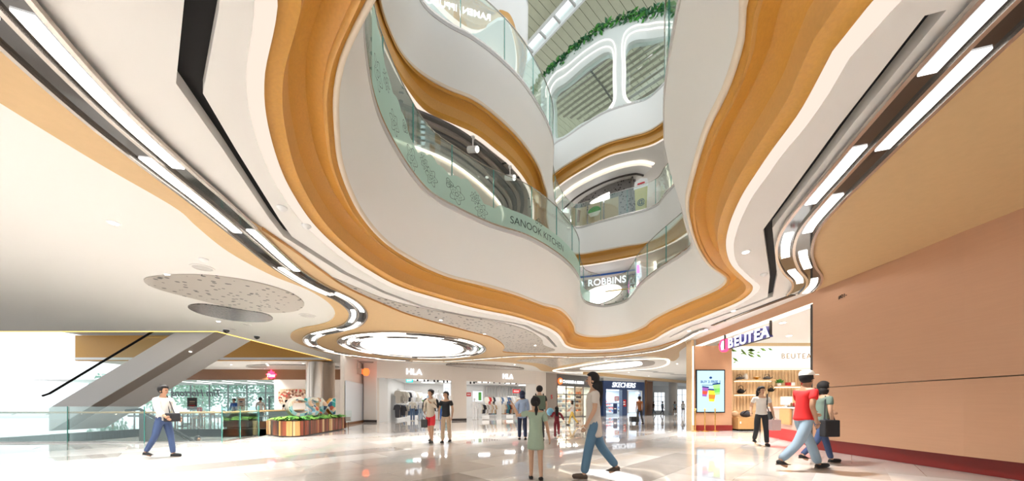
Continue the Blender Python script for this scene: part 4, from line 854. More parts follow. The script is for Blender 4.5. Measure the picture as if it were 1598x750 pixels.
t = thing('menu_lightbox', 'long white lightbox with leaf artwork and shop lettering in the tea shop', 'lightbox', (13.5, 16.85, 3.05)); B().box(10.46, 16.9, 16.8, 16.99, 3.06, 4.12).build('box', 'lightbox', t)
text('lettering', 'BEUTEA', .36, (14.05, 16.79, 3.62), (0, -1), 'gold', t, .01, 0, spacing=1.25)
rl = random.Random(9)
for k in range(26):
    x = 10.6 + rl.random() ** 1.4 * 2.6; z = 3.98 - rl.random() * .75 * max(.25, 1 - (x - 10.6) / 3); a = rl.uniform(-.9, .5); L_ = rl.uniform(.08, .2); w_ = L_ * .32
    pts = [(x - math.cos(a) * L_, 0, z - math.sin(a) * L_), (x - math.sin(a) * -w_, 0, z - math.cos(a) * w_), (x + math.cos(a) * L_, 0, z + math.sin(a) * L_), (x + math.sin(a) * -w_, 0, z + math.cos(a) * w_)]
    B().prism(pts, (0, 16.788, 0), (0, 16.797, 0)).build('leaf', 'leaflite', t)
for x, y in ((10.2, 12.8), (10.6, 14.8), (12.4, 15.2), (12.6, 12.2), (14.8, 15), (14.6, 11.4), (9.8, 10.6), (16, 13)):
    downlight(x, y, ZC - .001, 32, 'tea shop downlights', 'round recessed downlight in the tea shop ceiling', .10)
# shelves and wares
for (px0, px1, py, lab) in ((1149, 1208, 592, 'upper oak shelf carrying teapots'), (1149, 1184, 614, 'lower oak shelf with one black teapot'), (1212, 1262, 601.5, 'short oak shelf with plant and boxes')):
    a, c = D(px0, py, 16.75), D(px1, py, 16.75); t = thing('wall_shelf', lab, 'shelf', (a.x, 16.75, a.z)); B().box(a.x, c.x, 16.62, 16.95, a.z - .05, a.z).build('board', 'oak', t); B().box(a.x + .02, c.x - .02, 16.9, 16.94, a.z - .08, a.z - .05).build('light_strip', 'ledwarm', t)
def teapot(px, py, m, label, s=1.0, flat=False):
    p = D(px, py, 16.78); x, y, z = p; t = thing('teapot', label, 'teapot', p)
    k = .62 if flat else 1
    B().lathe([(.08 * s, 0.002), (.15 * s, .05 * s * k), (.165 * s, .12 * s * k), (.12 * s, .20 * s * k), (.06 * s, .22 * s * k)], p, 16).build('body', m, t, smooth=True)
    B().lathe([(.065 * s, .22 * s * k), (.04 * s, .245 * s * k), (.015 * s, .25 * s * k), (.022 * s, .275 * s * k)], p, 12).build('lid', m, t, smooth=True)
    B().tube([(x + .14 * s, y, z + .1 * s * k), (x + .22 * s, y, z + .14 * s * k), (x + .26 * s, y, z + .21 * s * k)], [.035 * s, .025 * s, .016 * s], 8).build('spout', m, t, smooth=True)
    B().tube([(x - .13 * s, y, z + .18 * s * k), (x - .10 * s, y, z + .36 * s * k), (x, y, z + .41 * s * k), (x + .10 * s, y, z + .36 * s * k), (x + .13 * s, y, z + .18 * s * k)], .012 * s, 6).build('handle', m, t, smooth=True)
teapot(1154, 592, 'dark', 'flat dark teapot at the end of the upper shelf', 1, True); teapot(1197, 592, 'dark', 'dark lattice teapot on the right of the upper shelf', 1.05, True); teapot(1156, 614, 'black', 'round black iron teapot on the lower shelf', 1.0); teapot(1203, 611, 'black', 'small black teapot behind the white shirt woman', .8)
p = D(1164, 592, 16.78); t = thing('jug', 'pale ceramic jug on the upper tea shelf', 'jug', p); B().lathe([(.07, .002), (.09, .1), (.075, .22), (.055, .26), (.07, .30)], p, 16).build('body', 'cream', t, smooth=True); B().tube([p + Vector((-.07, 0, .24)), p + Vector((-.15, 0, .2)), p + Vector((-.09, 0, .08))], .014, 6).build('handle', 'cream', t)
p = D(1181, 592, 16.78); t = thing('serving_dish', 'low gold serving dish on the upper tea shelf', 'dish', p); B().lathe([(.08, .002), (.05, .05), (.15, .10), (.16, .12), (.1, .13)], p, 20).build('bowl', 'gold', t, smooth=True); B().lathe([(.13, .121), (.08, .16), (.01, .17)], p, 12).build('filling', 'oakpale', t)
p = D(1216, 601.5, 16.78); t = thing('potted_plant', 'small bushy green plant on the short tea shelf', 'plant', p); B().lathe([(.07, .002), (.09, .12)], p, 12).build('pot', 'white', t)
vv, ff = [], []
for k in range(60):
    a = Vector((rl.gauss(0, 1), rl.gauss(0, .6), rl.gauss(.4, .6))).normalized(); c = p + Vector((0, 0, .16)) + a * rl.uniform(.05, .16); bq = a.cross(Vector((rl.random(), rl.random(), 1))).normalized() * .035; i = len(vv); vv += [c - a * .07, c + bq, c + a * .07, c - bq]; ff.append((i, i + 1, i + 2, i + 3))
pyd('foliage', vv, ff, 'leaf', t)['kind'] = 'stuff'
for px, m, lab in ((1230, 'redcloth', 'red tea box on the short shelf'), (1236, 'whitecloth', 'white tea box on the short shelf'), (1255, 'redcloth', 'red tea tin near the black door post')):
    p = D(px, 601.5, 16.78); t = thing('tea_box', lab, 'box', p); B().box(p.x - .1, p.x + .1, p.y - .06, p.y + .06, p.z + .002, p.z + .13).build('carton', m, t); B().box(p.x - .104, p.x + .104, p.y - .064, p.y + .064, p.z + .131, p.z + .16).build('lid', m, t)
# counter
C0, C1 = Vector((10.0, 13.3)), Vector((8.75, 9.75)); cd = (C1 - C0).normalized(); cn = nrm(C1, C0) * 1
cn = Vector((-1, .35)).normalized()
ct = thing('service_counter', 'pale pink tea counter with red plinth behind the striding man', 'counter', ((C0 + C1) / 2).to_3d()[:2] + (0,))
mat('pinkpanel', (.66, .45, .37), .4); mat('counterwood', (.58, .33, .13), .5, noise=.1)
wseg(B(), C0, C1, .38, 1.10, .7, 1).build('front', 'pinkpanel', ct); wseg(B(), C0 + cn * .03, C1 + cn * .03, .0, .38, .7, 1).build('plinth', 'red', ct); wseg(B(), C0 + cn * .05 - cd * .04, C1 + cn * .05, 1.10, 1.14, .8, 1).build('worktop', 'white', ct)
wseg(B(), C0 + cd * 1.35 + cn * .02, C0 + cd * 2.2 + cn * .02, .55, 1.09, .05, -1).build('timber_inset', 'counterwood', ct)
p = C0 + cd * .75 - cn * .35; t = thing('till_screen', 'white till screen standing on the tea counter', 'till', (p.x, p.y, 1.14)); B().box(p.x - .2, p.x + .2, p.y - .03, p.y + .03, 1.22, 1.52).build('screen', 'white', t, bevel=.01); B().box(p.x - .05, p.x + .05, p.y, p.y + .04, 1.16, 1.24).build('neck', 'greylight', t); B().lathe([(.12, .001), (.11, .02)], (p.x, p.y + .02, 1.14), 14).build('foot', 'white', t)
p = C0 + cd * 1.75 - cn * .3; t = thing('cup_tray', 'dark tray of small bottles on the tea counter', 'tray', (p.x, p.y, 1.14)); B().box(p.x - .25, p.x + .25, p.y - .12, p.y + .12, 1.141, 1.17).build('tray', 'dark', t)
for k in range(6): B().lathe([(.03, .03), (.03, .12), (.012, .15)], (p.x - .2 + k * .08, p.y, 1.14), 8).build('bottle', ('brown', 'redcloth', 'whitecloth')[k % 3], t)
# bench things at the back
p = G(1152, 668); t = thing('storage_box', 'oak storage bench against the tea shop back wall', 'bench', (11.3, 16.3, 0)); B().box(10.62, 11.55, 15.95, 16.7, .08, .62).build('body', 'counterwood', t); B().box(10.7, 11.45, 16.02, 16.6, 0, .08).build('toe_kick', 'black', t); B().box(10.7, 10.76, 15.935, 15.95, .34, .44).build('socket_plate', 'white', t)
t = thing('backpack', 'black bag slumped on the oak storage bench', 'bag', (11.2, 16.3, .62)); b = B(); b.ball((11.22, 16.3, .78), .2, (1.35, .8, .78)); b.build('bag_body', 'charcoal', t, smooth=True); B().tube([(11.0, 16.16, .8), (11.1, 16.06, .95), (11.3, 16.05, .95), (11.42, 16.15, .8)], .02, 6).build('strap', 'black', t)
t = thing('cushion', 'tan cushion leaning by the black bag', 'cushion', (10.8, 16.45, .62)); B().ball((10.8, 16.45, .78), .17, (1.05, .5, .92)).build('pad', 'tancloth', t, smooth=True); B().tube([(10.8 + .178 * math.cos(k * .5236), 16.45, .78 + .156 * math.sin(k * .5236)) for k in range(12)], .012, 5, closed=True).build('piping', 'oak', t)
t = thing('side_table', 'small pale table with dark legs in the tea shop', 'table', (11.6, 15.2, 0)); B().box(11.2, 12.1, 14.9, 15.5, .68, .74).build('tabletop', 'oakpale', t)
for x in (11.26, 12.04):
    for y in (14.96, 15.44): B().box(x - .03, x + .03, y - .03, y + .03, 0, .68).build('leg', 'dark', t)
p = (11.45, 15.2, .741); t = thing('dispenser_bottle', 'white pump bottle on the pale tea shop table', 'bottle', p); B().lathe([(.07, 0), (.075, .03), (.075, .26), (.03, .31)], p, 14).build('bottle_body', 'white', t, smooth=True); B().tube([(11.45, 15.2, 1.04), (11.45, 15.2, 1.13), (11.38, 15.2, 1.13)], .014, 6).build('pump', 'white', t)
# digital poster
ds = thing('digital_poster', 'tall lit advertising screen with drink cups on the copper wall', 'screen', (9.4, PW - .02, .88))
a, c = D(1088, 642, PW - .06), D(1130, 578, PW - .06); emi('screenblue', (.50, .74, .95), .85)
B().box(a.x - .05, c.x + .05, PW - .055, PW - .001, a.z - .05, c.z + .05).build('housing', 'black', ds); B().box(a.x, c.x, PW - .062, PW - .056, a.z, c.z).build('screen', 'screenblue', ds)
emi('scrink', (.02, .05, .16), 1); sx0 = (a.x + c.x) / 2
text('lettering', 'BUY 3 FREE 1', .165, (sx0, PW - .064, c.z - .53), (0, -1), 'scrink', ds, .003, .004)
B().box(sx0 - .42, sx0 + .42, PW - .066, PW - .063, c.z - .69, c.z - .665).build('fine_print', 'scrink', ds)
def cup(x, z, s, m, m2, tilt=0):
    pr = [(-.10, 0), (.10, 0), (.15, .42), (-.15, .42)]; R = Matrix.Rotation(tilt, 3, 'Y')
    e = lambda pts: [R @ Vector((px_ * s, 0, pz_ * s)) + Vector((x, 0, z)) for px_, pz_ in pts]
    B().prism(e(pr), (0, PW - .068, 0), (0, PW - .0635, 0)).build('cup_picture', m, ds); B().prism(e([(-.11, .1), (.11, .1), (.13, .26), (-.13, .26)]), (0, PW - .071, 0), (0, PW - .0685, 0)).build('cup_fill', m2, ds)
    B().prism(e([(-.17, .42), (.17, .42), (.15, .48), (-.15, .48)]), (0, PW - .071, 0), (0, PW - .0645, 0)).build('cup_lid', 'scrink', ds)
for nm, c_ in (('p_purple', (.35, .12, .42)), ('p_red', (.75, .10, .06)), ('p_green', (.22, .62, .12)), ('p_green2', (.40, .75, .25)), ('p_yellow', (.85, .65, .05)), ('p_orange', (.85, .25, .04))): emi(nm, c_, .85)
cup(sx0 - .30, a.z + .72, 1.0, 'p_purple', 'p_red', .12); cup(sx0 + .32, a.z + .80, 1.15, 'p_green2', 'p_green', -.10); cup(sx0 + .04, a.z + .48, 1.25, 'p_yellow', 'p_orange', .06)
b = B(); b.ball((0, 0, 0), .07, (1, .03, .8), 12, 6); b.bm.transform(Matrix.Translation((sx0, PW - .066, c.z - .33))) if hasattr(b.bm, 'transform') else None; b.build('logo_mark', 'scrink', ds)
# queue posts
for i, px in enumerate((1085, 1100, 1116)):
    p = G(px, 672.5); t = thing('queue_post', 'slim brass queue post standing before the lit advertising screen', 'queue post', (p.x, p.y, 0), group='brass queue posts')
    B().lathe([(.17, 0), (.17, .015), (.06, .04), (.03, .06)], (p.x, p.y, 0), 20).build('base', 'gold', t, smooth=True); B().lathe([(.024, .05), (.024, .98)], (p.x, p.y, 0), 12).build('post', 'gold', t, smooth=True)
    B().lathe([(.035, .94), (.035, 1.0), (.045, 1.02), (.02, 1.06)], (p.x, p.y, 0), 12).build('finial', 'gold', t, smooth=True)
# hanging letters
hs = thing('hanging_shop_sign', 'hanging white letter sign with red round logo under the copper header', 'sign', (8.55, 12.3, 3.4)); mat('letterside', (.10, .10, .42), .4)
hp0, hp1 = Vector((8.56, 13.45)), Vector((8.46, 11.15)); hn = Vector((-1, -.045)).normalized(); hd = (hp1 - hp0).normalized()
B().tube([(hp0.x, hp0.y - .05, 3.42), (hp1.x, hp1.y, 3.42)], .02, 6).build('rail', 'dark', hs)
for i, chx in enumerate('BEUTEA'):
    u = hp0.lerp(hp1, (i + .5) / 6)
    text('letter_body', chx, .52, (u.x + .04, u.y, 3.62), hn, 'letterside', hs, .12, .012); text('letter_face', chx, .52, (u.x - .03, u.y, 3.62), hn, 'signwhite', hs, .012, .012)
pc = Vector((8.56, 13.72, 3.62)); ring_ = [pc + Vector((0, .27 * math.cos(a), .27 * math.sin(a))) for a in [k * math.pi / 12 for k in range(24)]]
B().prism(ring_, (-.04, 0, 0), (.08, 0, 0)).build('logo_disc', 'redglow', hs); B().prism([pc + Vector((0, y, z)) for y, z in ((-.06, -.18), (.08, -.18), (.12, 0), (.05, .16), (-.05, .18), (-.11, .02))], (-.055, 0, 0), (-.042, 0, 0)).build('logo_figure', 'signwhite', hs)
for y in (13.6, 11.2): B().box(8.5, 8.56, y - .025, y + .025, 3.45 if y > 12 else 3.45, 4.02).build('hanger', 'dark', hs)
# ================================================================== LEFT: STAIRWELL, PLANTER, ESCALATOR, COFFEE SHOP
o = wseg(B(), (-30, 23.32), (-12.42, 23.32), ZC - .06, 6.0, .2).build('trim_3', 'wood'); tag(o, 'timber fascia on the far side of the escalator opening', kind='structure')
t = thing('column', 'wide brushed metal column behind the planter', 'column', (-13.75, 24.4, 0)); B().lathe([(.92, .12), (.92, ZC - .07)], (-13.75, 24.4, 0), 48).build('cladding', 'columnmetal', t, smooth=True)
B().lathe([(.95, 0), (.95, .12)], (-13.75, 24.4, 0), 40).build('base_ring', 'dark', t); B().lathe([(.93, 2.1), (.93, 2.115)], (-13.75, 24.4, 0), 48).build('joint', 'steel', t)
for a in (-1.9, -.9): B().box(-13.75 + .92 * math.cos(a) - .012, -13.75 + .92 * math.cos(a) + .012, 24.4 + .92 * math.sin(a) - .012, 24.4 + .92 * math.sin(a) + .012, .12, ZC - .08).build('seam', 'steel', t)
# escalator
es = thing('escalator', 'grey escalator rising past the coffee shop to the floor above', 'escalator', (-16.5, 16, 0))
ez = lambda x: 3.49 + .6 * (x + 14.7); X0, X1 = -20.4, -12.75
mat('escgrey', (.80, .785, .775), .4)
for y0, y1, nm, m in ((14.96, 15.0, 'side_panel', 'escgrey'), (17.0, 17.04, 'side_panel', 'escgrey')):
    B().prism([(X0, 0, ez(X0)), (X1, 0, ez(X1)), (X1, 0, ez(X1) + 1.0), (X0, 0, ez(X0) + 1.0)], (0, y0, 0), (0, y1, 0)).build(nm, m, es)
B().prism([(X0, 0, ez(X0)), (X1, 0, ez(X1)), (X1, 0, ez(X1) + .03), (X0, 0, ez(X0) + .03)], (0, 15.0, 0), (0, 15.6, 0)).build('underside_recess', 'taupe', es)
B().prism([(X0, 0, ez(X0)), (X1, 0, ez(X1)), (X1, 0, ez(X1) + .03), (X0, 0, ez(X0) + .03)], (0, 15.6, 0), (0, 17.0, 0)).build('underside_panel', 'escgrey', es)
for k in range(26):
    x = X0 + .3 + k * .29; B().box(x, x + .3, 15.05, 16.95, ez(x) + .55, ez(x) + .72).build('step', 'steel', es)
for y in (14.98, 17.02):
    B().prism([(X0, 0, ez(X0) + 1.0), (X1, 0, ez(X1) + 1.0), (X1, 0, ez(X1) + 1.6), (X0, 0, ez(X0) + 1.6)], (0, y - .006, 0), (0, y + .006, 0)).build('glass_side', 'glass', es)
    B().tube([(X0 - .3, y, ez(X0) + 1.55), (X0, y, ez(X0) + 1.65), (X1, y, ez(X1) + 1.65)], .045, 8).build('handrail', 'black', es)
B().lathe([(.06, -.01), (.06, 0)], (-14.5, 15.3, ez(-14.5)), 10).build('soffit_lamp', 'down', es)
# stairwell balustrade
bs = thing('glass_balustrade', 'glass balustrade with oak handrail around the stairwell before the coffee shop', 'balustrade', (-9.4, 11, 0))
Lp = [Vector((-19, 10.75)), Vector((-16.6, 10.8)), Vector((-14.2, 10.85)), Vector((-11.8, 10.9)), Vector((-9.35, 10.95)), Vector((-9.6, 12.0)), Vector((-9.8, 13.15))]
for a, b_2 in zip(Lp, Lp[1:]):
    d_ = (b_2 - a).normalized(); wseg(B(), a + d_ * .02, b_2 - d_ * .02, .02, 1.16, .018).build('glass_panel', 'glassdark', bs)
for a in Lp: B().box(a.x - .009, a.x + .009, a.y - .009, a.y + .009, 0, 1.17).build('glass_edge', 'glassedge', bs)
for a, b_2 in zip(Lp, Lp[1:]): wseg(B(), a, b_2, 0.001, .05, .05).build('base_channel', 'steel', bs)
B().tube([(p.x + (.0 if i < 4 else -.08), p.y + .09, .97) for i, p in enumerate(Lp)] + [(-9.9, 14.5, .97), (-10.6, 17.4, .97)], .032, 10).build('handrail', 'oak', bs)
for k in range(9):
    x = -18.2 + k * 1.1; B().tube([(x, 10.86, .9), (x, 10.94, .93), (x, 10.94, .96)], .012, 6).build('bracket', 'steel', bs)
dn = thing('escalator', 'dark escalator descending into the stairwell behind the glass', 'escalator', (-12.5, 12.8, -3.2)); dz = lambda x: .10 - .6 * (x + 11.8)
B().prism([(-13.4, 0, dz(-13.4) - .1), (-10.2, 0, dz(-10.2) - .1), (-10.2, 0, dz(-10.2) - 1.1), (-13.4, 0, -.35)], (0, 12.2, 0), (0, 12.26, 0)).build('side_panel', 'greydark', dn)
B().tube([(-13.9, 12.23, dz(-13.4) - .05), (-13.4, 12.23, dz(-13.4)), (-10.2, 12.23, dz(-10.2))], .05, 8).build('handrail', 'black', dn)
for k in range(9):
    x = -13.3 + k * .36; B().box(x, x + .37, 12.27, 13.5, dz(x) - 1.35, dz(x) - 1.1).build('step', 'steel', dn)
# planter
FP = [Vector(p) for p in ((-9.35, 13.3), (-8.75, 12.88), (-8.3, 12.78), (-8.08, 12.95), (-8.06, 13.3), (-8.48, 17.2), (-9.8, 17.3), (-9.8, 13.6))]
pl = thing('planter', 'long planter clad in mixed timber slats', 'planter', (-8.9, 15, 0)); PH = .60
slab('core', [[p for p in FP]], .03, PH - .03, 'dark', pl); slab('soil', [offset_path(FP, .06, True)], PH - .03, PH - .012, 'soil', pl)
slab('plinth', [offset_path(FP, .03, True)], 0.001, .04, 'dark', pl)
woods = {'slat_red': (.27, .065, .03), 'slat_brown': (.17, .06, .025), 'slat_yellow': (.72, .42, .09), 'slat_tan': (.56, .31, .11), 'slat_dark': (.06, .025, .015), 'slat_pale': (.70, .50, .26)}
for k, c in woods.items(): mat(k, c, .35, noise=.18, nscale=16, stretch=(1, 1, .15))
path = FP + [FP[0]]; Ltot = length(path); s = 0; rw = random.Random(21)
def at_s(s):
    acc = 0
    for a, b_2 in zip(path, path[1:]):
        l = (b_2 - a).length
        if s <= acc + l: return a.lerp(b_2, (s - acc) / l), (b_2 - a).normalized()
        acc += l
    return path[-1], (path[-1] - path[-2]).normalized()
while s < Ltot - .3:
    w_ = rw.choice((.07, .10, .13, .16, .19)); p, d_ = at_s(s + w_ / 2); n_ = Vector((d_.y, -d_.x)); a, c = p - d_ * (w_ / 2 - .003), p + d_ * (w_ / 2 - .003); th = rw.uniform(.02, .032)
    B().prism([(a.x, a.y, .045), (c.x, c.y, .045), (c.x + n_.x * th, c.y + n_.y * th, .045), (a.x + n_.x * th, a.y + n_.y * th, .045)], (0, 0, 0), (0, 0, PH - .045)).build('slat', rw.choices(list(woods), (6, 5, 2, 3, 2, 3))[0], pl); s += w_
# big letters
def patch(name):
    m = bpy.data.materials.new(name); m.use_nodes = True; nt = m.node_tree; b_2 = nt.nodes['Principled BSDF']; b_2.inputs['Roughness'].default_value = .4
    tc = nt.nodes.new('ShaderNodeTexCoord'); v = nt.nodes.new('ShaderNodeTexVoronoi'); v.inputs['Scale'].default_value = 5.5; nt.links.new(tc.outputs['Object'], v.inputs['Vector'])
    sp = nt.nodes.new('ShaderNodeSeparateColor'); nt.links.new(v.outputs['Color'], sp.inputs[0]); cr = nt.nodes.new('ShaderNodeValToRGB'); cr.color_ramp.interpolation = 'CONSTANT'
    els = [(0, (.03, .30, .30)), (.16, (.78, .74, .66)), (.34, (.80, .38, .05)), (.48, (.04, .10, .20)), (.6, (.35, .60, .68)), (.74, (.78, .55, .40)), (.88, (.65, .16, .10))]
    while len(cr.color_ramp.elements) < len(els): cr.color_ramp.elements.new(.5)
    for e, (p_, c_) in zip(cr.color_ramp.elements, els): e.position = p_; e.color = (*c_, 1)
    nt.links.new(sp.outputs[0], cr.inputs[0]); nt.links.new(cr.outputs[0], b_2.inputs['Base Color']); M[name] = m
patch('patchwork'); mat('letterrim', (.78, .74, .68), .4); mat('lettertaupe', (.36, .31, .26), .4); mat('lettersky', (.40, .62, .72), .4); mat('letterorange', (.74, .36, .06), .4)
ln_ = Vector((.80, -.60)).normalized()
for chx, px, Y, side, lab in (('C', 465, 14.0, 'lettertaupe', 'big letter C with taupe sides and patchwork face in the planter'), ('S', 489, 15.1, 'lettersky', 'big letter S with pale blue sides and patchwork face in the planter'), ('M', 511, 16.2, 'letterorange', 'big letter M with orange sides and patchwork face in the planter')):
    x = (px - CX) / F * Y; t = thing('giant_letter', lab, 'letter', (x, Y, PH)); zc_ = PH + .50
    text('letter_body', chx, 1.12, (x - ln_.x * .16, Y - ln_.y * .16, zc_), ln_, side, t, .34, .02); text('letter_rim', chx, 1.12, (x + ln_.x * .015, Y + ln_.y * .015, zc_), ln_, 'letterrim', t, .03, .020); text('letter_face', chx, 1.12, (x + ln_.x * .035, Y + ln_.y * .035, zc_), ln_, 'patchwork', t, .012, .006)
    B().box(x - .16, x + .16, Y - .14, Y + .14, PH - .02, PH + .14).build('letter_foot', 'dark', t)
# ferns
def fern_mesh(seed, R, n):
    rr_ = random.Random(seed); v = []; f = []
    for k in range(n):
        a = 2 * math.pi * k / n + rr_.uniform(-.3, .3); L_ = R * rr_.uniform(.75, 1.15); up = rr_.uniform(.45, 1.0); w_ = .045 + rr_.random() * .02; prev = None
        for j in range(6):
            u = j / 5; r_ = L_ * u; z = up * L_ * (u * 1.5 - u * u * 1.25); ww = w_ * math.sin(math.pi * min(1, .12 + u * .88)) + .004; dx, dy = math.cos(a), math.sin(a)
            v += [(dx * r_ - dy * ww, dy * r_ + dx * ww, z - .015), (dx * r_, dy * r_, z), (dx * r_ + dy * ww, dy * r_ - dx * ww, z - .015)]
            if j: i = len(v) - 6; f += [(i, i + 1, i + 4, i + 3), (i + 1, i + 2, i + 5, i + 4)]
    return v, f
k = 0
for (x, y) in ((-9.1, 13.25), (-8.65, 13.15), (-8.35, 13.35), (-8.35, 14.0), (-9.3, 13.9), (-8.38, 14.6), (-8.42, 15.15), (-8.45, 15.7), (-8.5, 16.3), (-8.6, 16.9), (-9.4, 14.8), (-9.4, 16.0)):
    v, f = fern_mesh(40 + k, .36 + .1 * (k % 3) * .6, 18); t = thing('fern', 'green fern in the planter ' + ('at its rounded corner before the letter C' if y < 13.5 else 'beside the letter C' if y < 14.5 else 'beside the letter S' if y < 15.6 else 'beside the letter M'), 'fern', (x, y, PH - .012), group='planter ferns'); k += 1
    pyd('fronds', [(a + x, b_2 + y, c + PH - .01) for a, b_2, c in v], f, ('leaf', 'leaflite', 'leaflite')[k % 3], t); B().lathe([(.04, 0), (.03, .05)], (x, y, PH - .012), 6).build('crown', 'leafdark', t)
t = thing('acrylic_sign', 'clear acrylic notice standing at the planter end', 'sign', (-8.42, 17.0, 0)); B().box(-8.36, -8.02, 16.98, 17.0, .35, .95).build('plate', 'glass', t); B().box(-8.32, -8.06, 16.965, 16.978, .42, .62).build('notice', 'greylight', t); B().box(-8.21, -8.17, 16.985, 17.01, 0, .36).build('stake', 'steel', t)

# coffee shop
YS = 29.5
b = B().box(-32, -14.3, YS, YS + .4, 3.43, ZC); o = b.build('wall_coffee_header', 'brown'); tag(o, 'brown bulkhead above the coffee shop front', kind='structure')
b = B().box(-20.65, -14.3, YS, YS + .2, 0, 3.43).box(-14.5, -14.3, 20.6, YS, 0, ZC) ; b = B().box(-20.65, -14.3, YS, YS + .2, 0, 3.43); o = b.build('wall_coffee', 'beige'); tag(o, 'warm beige wall with mural beside the coffee shop front', kind='structure')
b = B(); wseg(b, (-14.4, 29.6), (-11.1, 26.2), 0, ZC, .2); o = b.build('wall_left_return', 'beige'); tag(o, 'beige wall returning behind the metal column', kind='structure')
# mural with rounded corners
t = thing('mural', 'rounded brown and red collage mural on the beige wall', 'picture', D(456, 628, YS)); a, c = D(435, 628, YS), D(479, 607, YS); r_ = .22; lp = []
for cx, cz, a0 in ((c.x - r_, c.z - r_, 0), (a.x + r_, c.z - r_, 90), (a.x + r_, a.z + r_, 180), (c.x - r_, a.z + r_, 270)): lp += [(cx + r_ * math.cos(math.radians(a0 + q * 18)), YS, cz + r_ * math.sin(math.radians(a0 + q * 18))) for q in range(6)]
patch('mural'); cr = [n for n in M['mural'].node_tree.nodes if n.type == 'VALTORGB'][0]
for e, c_ in zip(cr.color_ramp.elements, ((.30, .12, .06), (.70, .52, .38), (.55, .06, .04), (.16, .06, .035), (.62, .40, .26), (.80, .66, .52), (.40, .20, .10))): e.color = (*c_, 1)
[n for n in M['mural'].node_tree.nodes if n.type == 'TEX_VORONOI'][0].inputs['Scale'].default_value = 6
B().prism(lp, (0, -.05, 0), (0, -.012, 0)).build('canvas', 'mural', t); B().tube([Vector(q) + Vector((0, -.03, 0)) for q in lp], .03, 5, closed=True).build('frame', 'oakpale', t)
cf = thing('window_2', 'glass front of the coffee shop', None, (-26, YS, 0), kind='structure')
for i in range(8):
    x0, x1 = -32 + i * 1.42, -32 + i * 1.42 + 1.4; B().box(x0, x1, YS + .1, YS + .115, .02, 3.4).build('window_pane', 'glass', cf)
# rear glazing towards the trees
rw_ = thing('window_3', 'tall rear glazing of the coffee shop looking onto trees', None, (-28, 38, 0), kind='structure')
for i in range(13):
    x = -42.3 + i * 2.1; B().box(x - .05, x + .05, 38, 38.1, 0, 3.45).build('mullion', 'greydark', rw_)
    if i < 12: B().box(x + .05, x + 2.05, 38.04, 38.055, 0, 3.45).build('window_pane', 'glassdark', rw_)
B().box(-43, -17, 37.98, 38.1, 2.55, 2.63).build('transom', 'greydark', rw_); B().box(-43, -17, 37.98, 38.1, 0, .1).build('sill', 'greydark', rw_)
for x0, x1, z0, z1 in ((-27.2, -27.05, 0, 2.2), (-24.6, -24.5, 0, 2.2), (-27.2, -24.5, 2.12, 2.22)): B().box(x0, x1, 37.9, 38, z0, z1).build('door_frame', 'black', rw_)
text('lettering', 'Tim Hortons', 1.05, (-35.2, 37.9, 2.55), (0, -1), 'black', rw_, .03, .03, .25, True)
o = slab('ceiling_coffee_shop', [[(-43, 29.9), (-17, 29.9), (-17, 38.1), (-43, 38.1)]], 3.45, 3.5, 'white'); tag(o, 'white coffee shop ceiling', kind='structure')
o = B().box(-17.2, -17, 29.7, 38.1, 0, 3.45).build('wall_coffee_side', 'beige'); tag(o, 'beige side wall inside the coffee shop', kind='structure')
for i in range(6):
    x = -31 + i * 2.3; t = thing('linear_light', 'slim white ceiling light inside the coffee shop', 'ceiling light', (x, 33, 3.45), group='coffee shop ceiling lights'); B().box(x - .05, x + .05, 31, 35, 3.40, 3.449).build('tube', 'led', t); B().box(x - .08, x + .08, 30.9, 35.1, 3.43, 3.4495).build('tray', 'white', t)
# neon leaf sign
t = thing('neon_sign', 'glowing red leaf shaped sign on the brown coffee shop bulkhead', 'sign', D(423, 585, YS - .1)); p = t.location.copy(); pts = []
for a_, r_ in ((90, 1), (70, .62), (52, .85), (35, .6), (12, .95), (-8, .62), (-40, .78), (-70, .55), (-90, .7), (-110, .55), (-140, .78), (-172, .62), (168, .95), (145, .6), (128, .85), (110, .62)): pts.append((p.x + .46 * r_ * math.cos(math.radians(a_)), p.y, p.z + .46 * r_ * math.sin(math.radians(a_))))
B().prism(pts, (0, -.04, 0), (0, .09, 0)).build('leaf', 'redglow', t); text('lettering', 'Tims', .36, (p.x, p.y - .06, p.z - .03), (0, -1), 'signwhite', t, .02, .01, .25)
# round recess over the coffee queue
t = thing('ceiling_saucer', 'dark oval ceiling recess before the coffee shop', 'ceiling panel', (-17.5, 27, ZC - .05)); slab('plate', [ell(-17.5, 27.2, 3.6, 1.5, 44)], ZC - .08, ZC - .003, 'taupe', t); ribbon('rim', ell(-17.5, 27.2, 3.6, 1.5, 44), -.04, .04, ZC - .1, ZC - .04, 'greylight', t, True)
# furniture
def cafe_table(x, y, i):
    t = thing('cafe_table', 'round oak cafe table behind the stairwell glass', 'table', (x, y, 0), group='cafe tables'); B().lathe([(.36, .70), (.36, .735)], (x, y, 0), 20).build('tabletop', 'oak', t); B().lathe([(.03, .03), (.03, .70)], (x, y, 0), 8).build('pedestal', 'dark', t); B().lathe([(.22, .0), (.2, .03)], (x, y, 0), 16).build('foot', 'dark', t)
def cafe_chair(x, y, rz, m):
    t = thing('cafe_chair', 'wooden cafe chair drawn up to a round table', 'chair', (x, y, 0), rz, 'cafe chairs')
    B().box(-.2, .2, -.2, .2, .44, .48).build('seat', m, t, world=False); B().box(-.2, .2, .17, .2, .62, .86).build('backrest', m, t, world=False)
    for sx in (-1, 1):
        for sy in (-1, 1): B().box(sx * .18 - .018, sx * .18 + .018, sy * .18 - .018, sy * .18 + .018, 0, .44 if sy < 0 else .86).build('leg', 'brown', t, world=False)
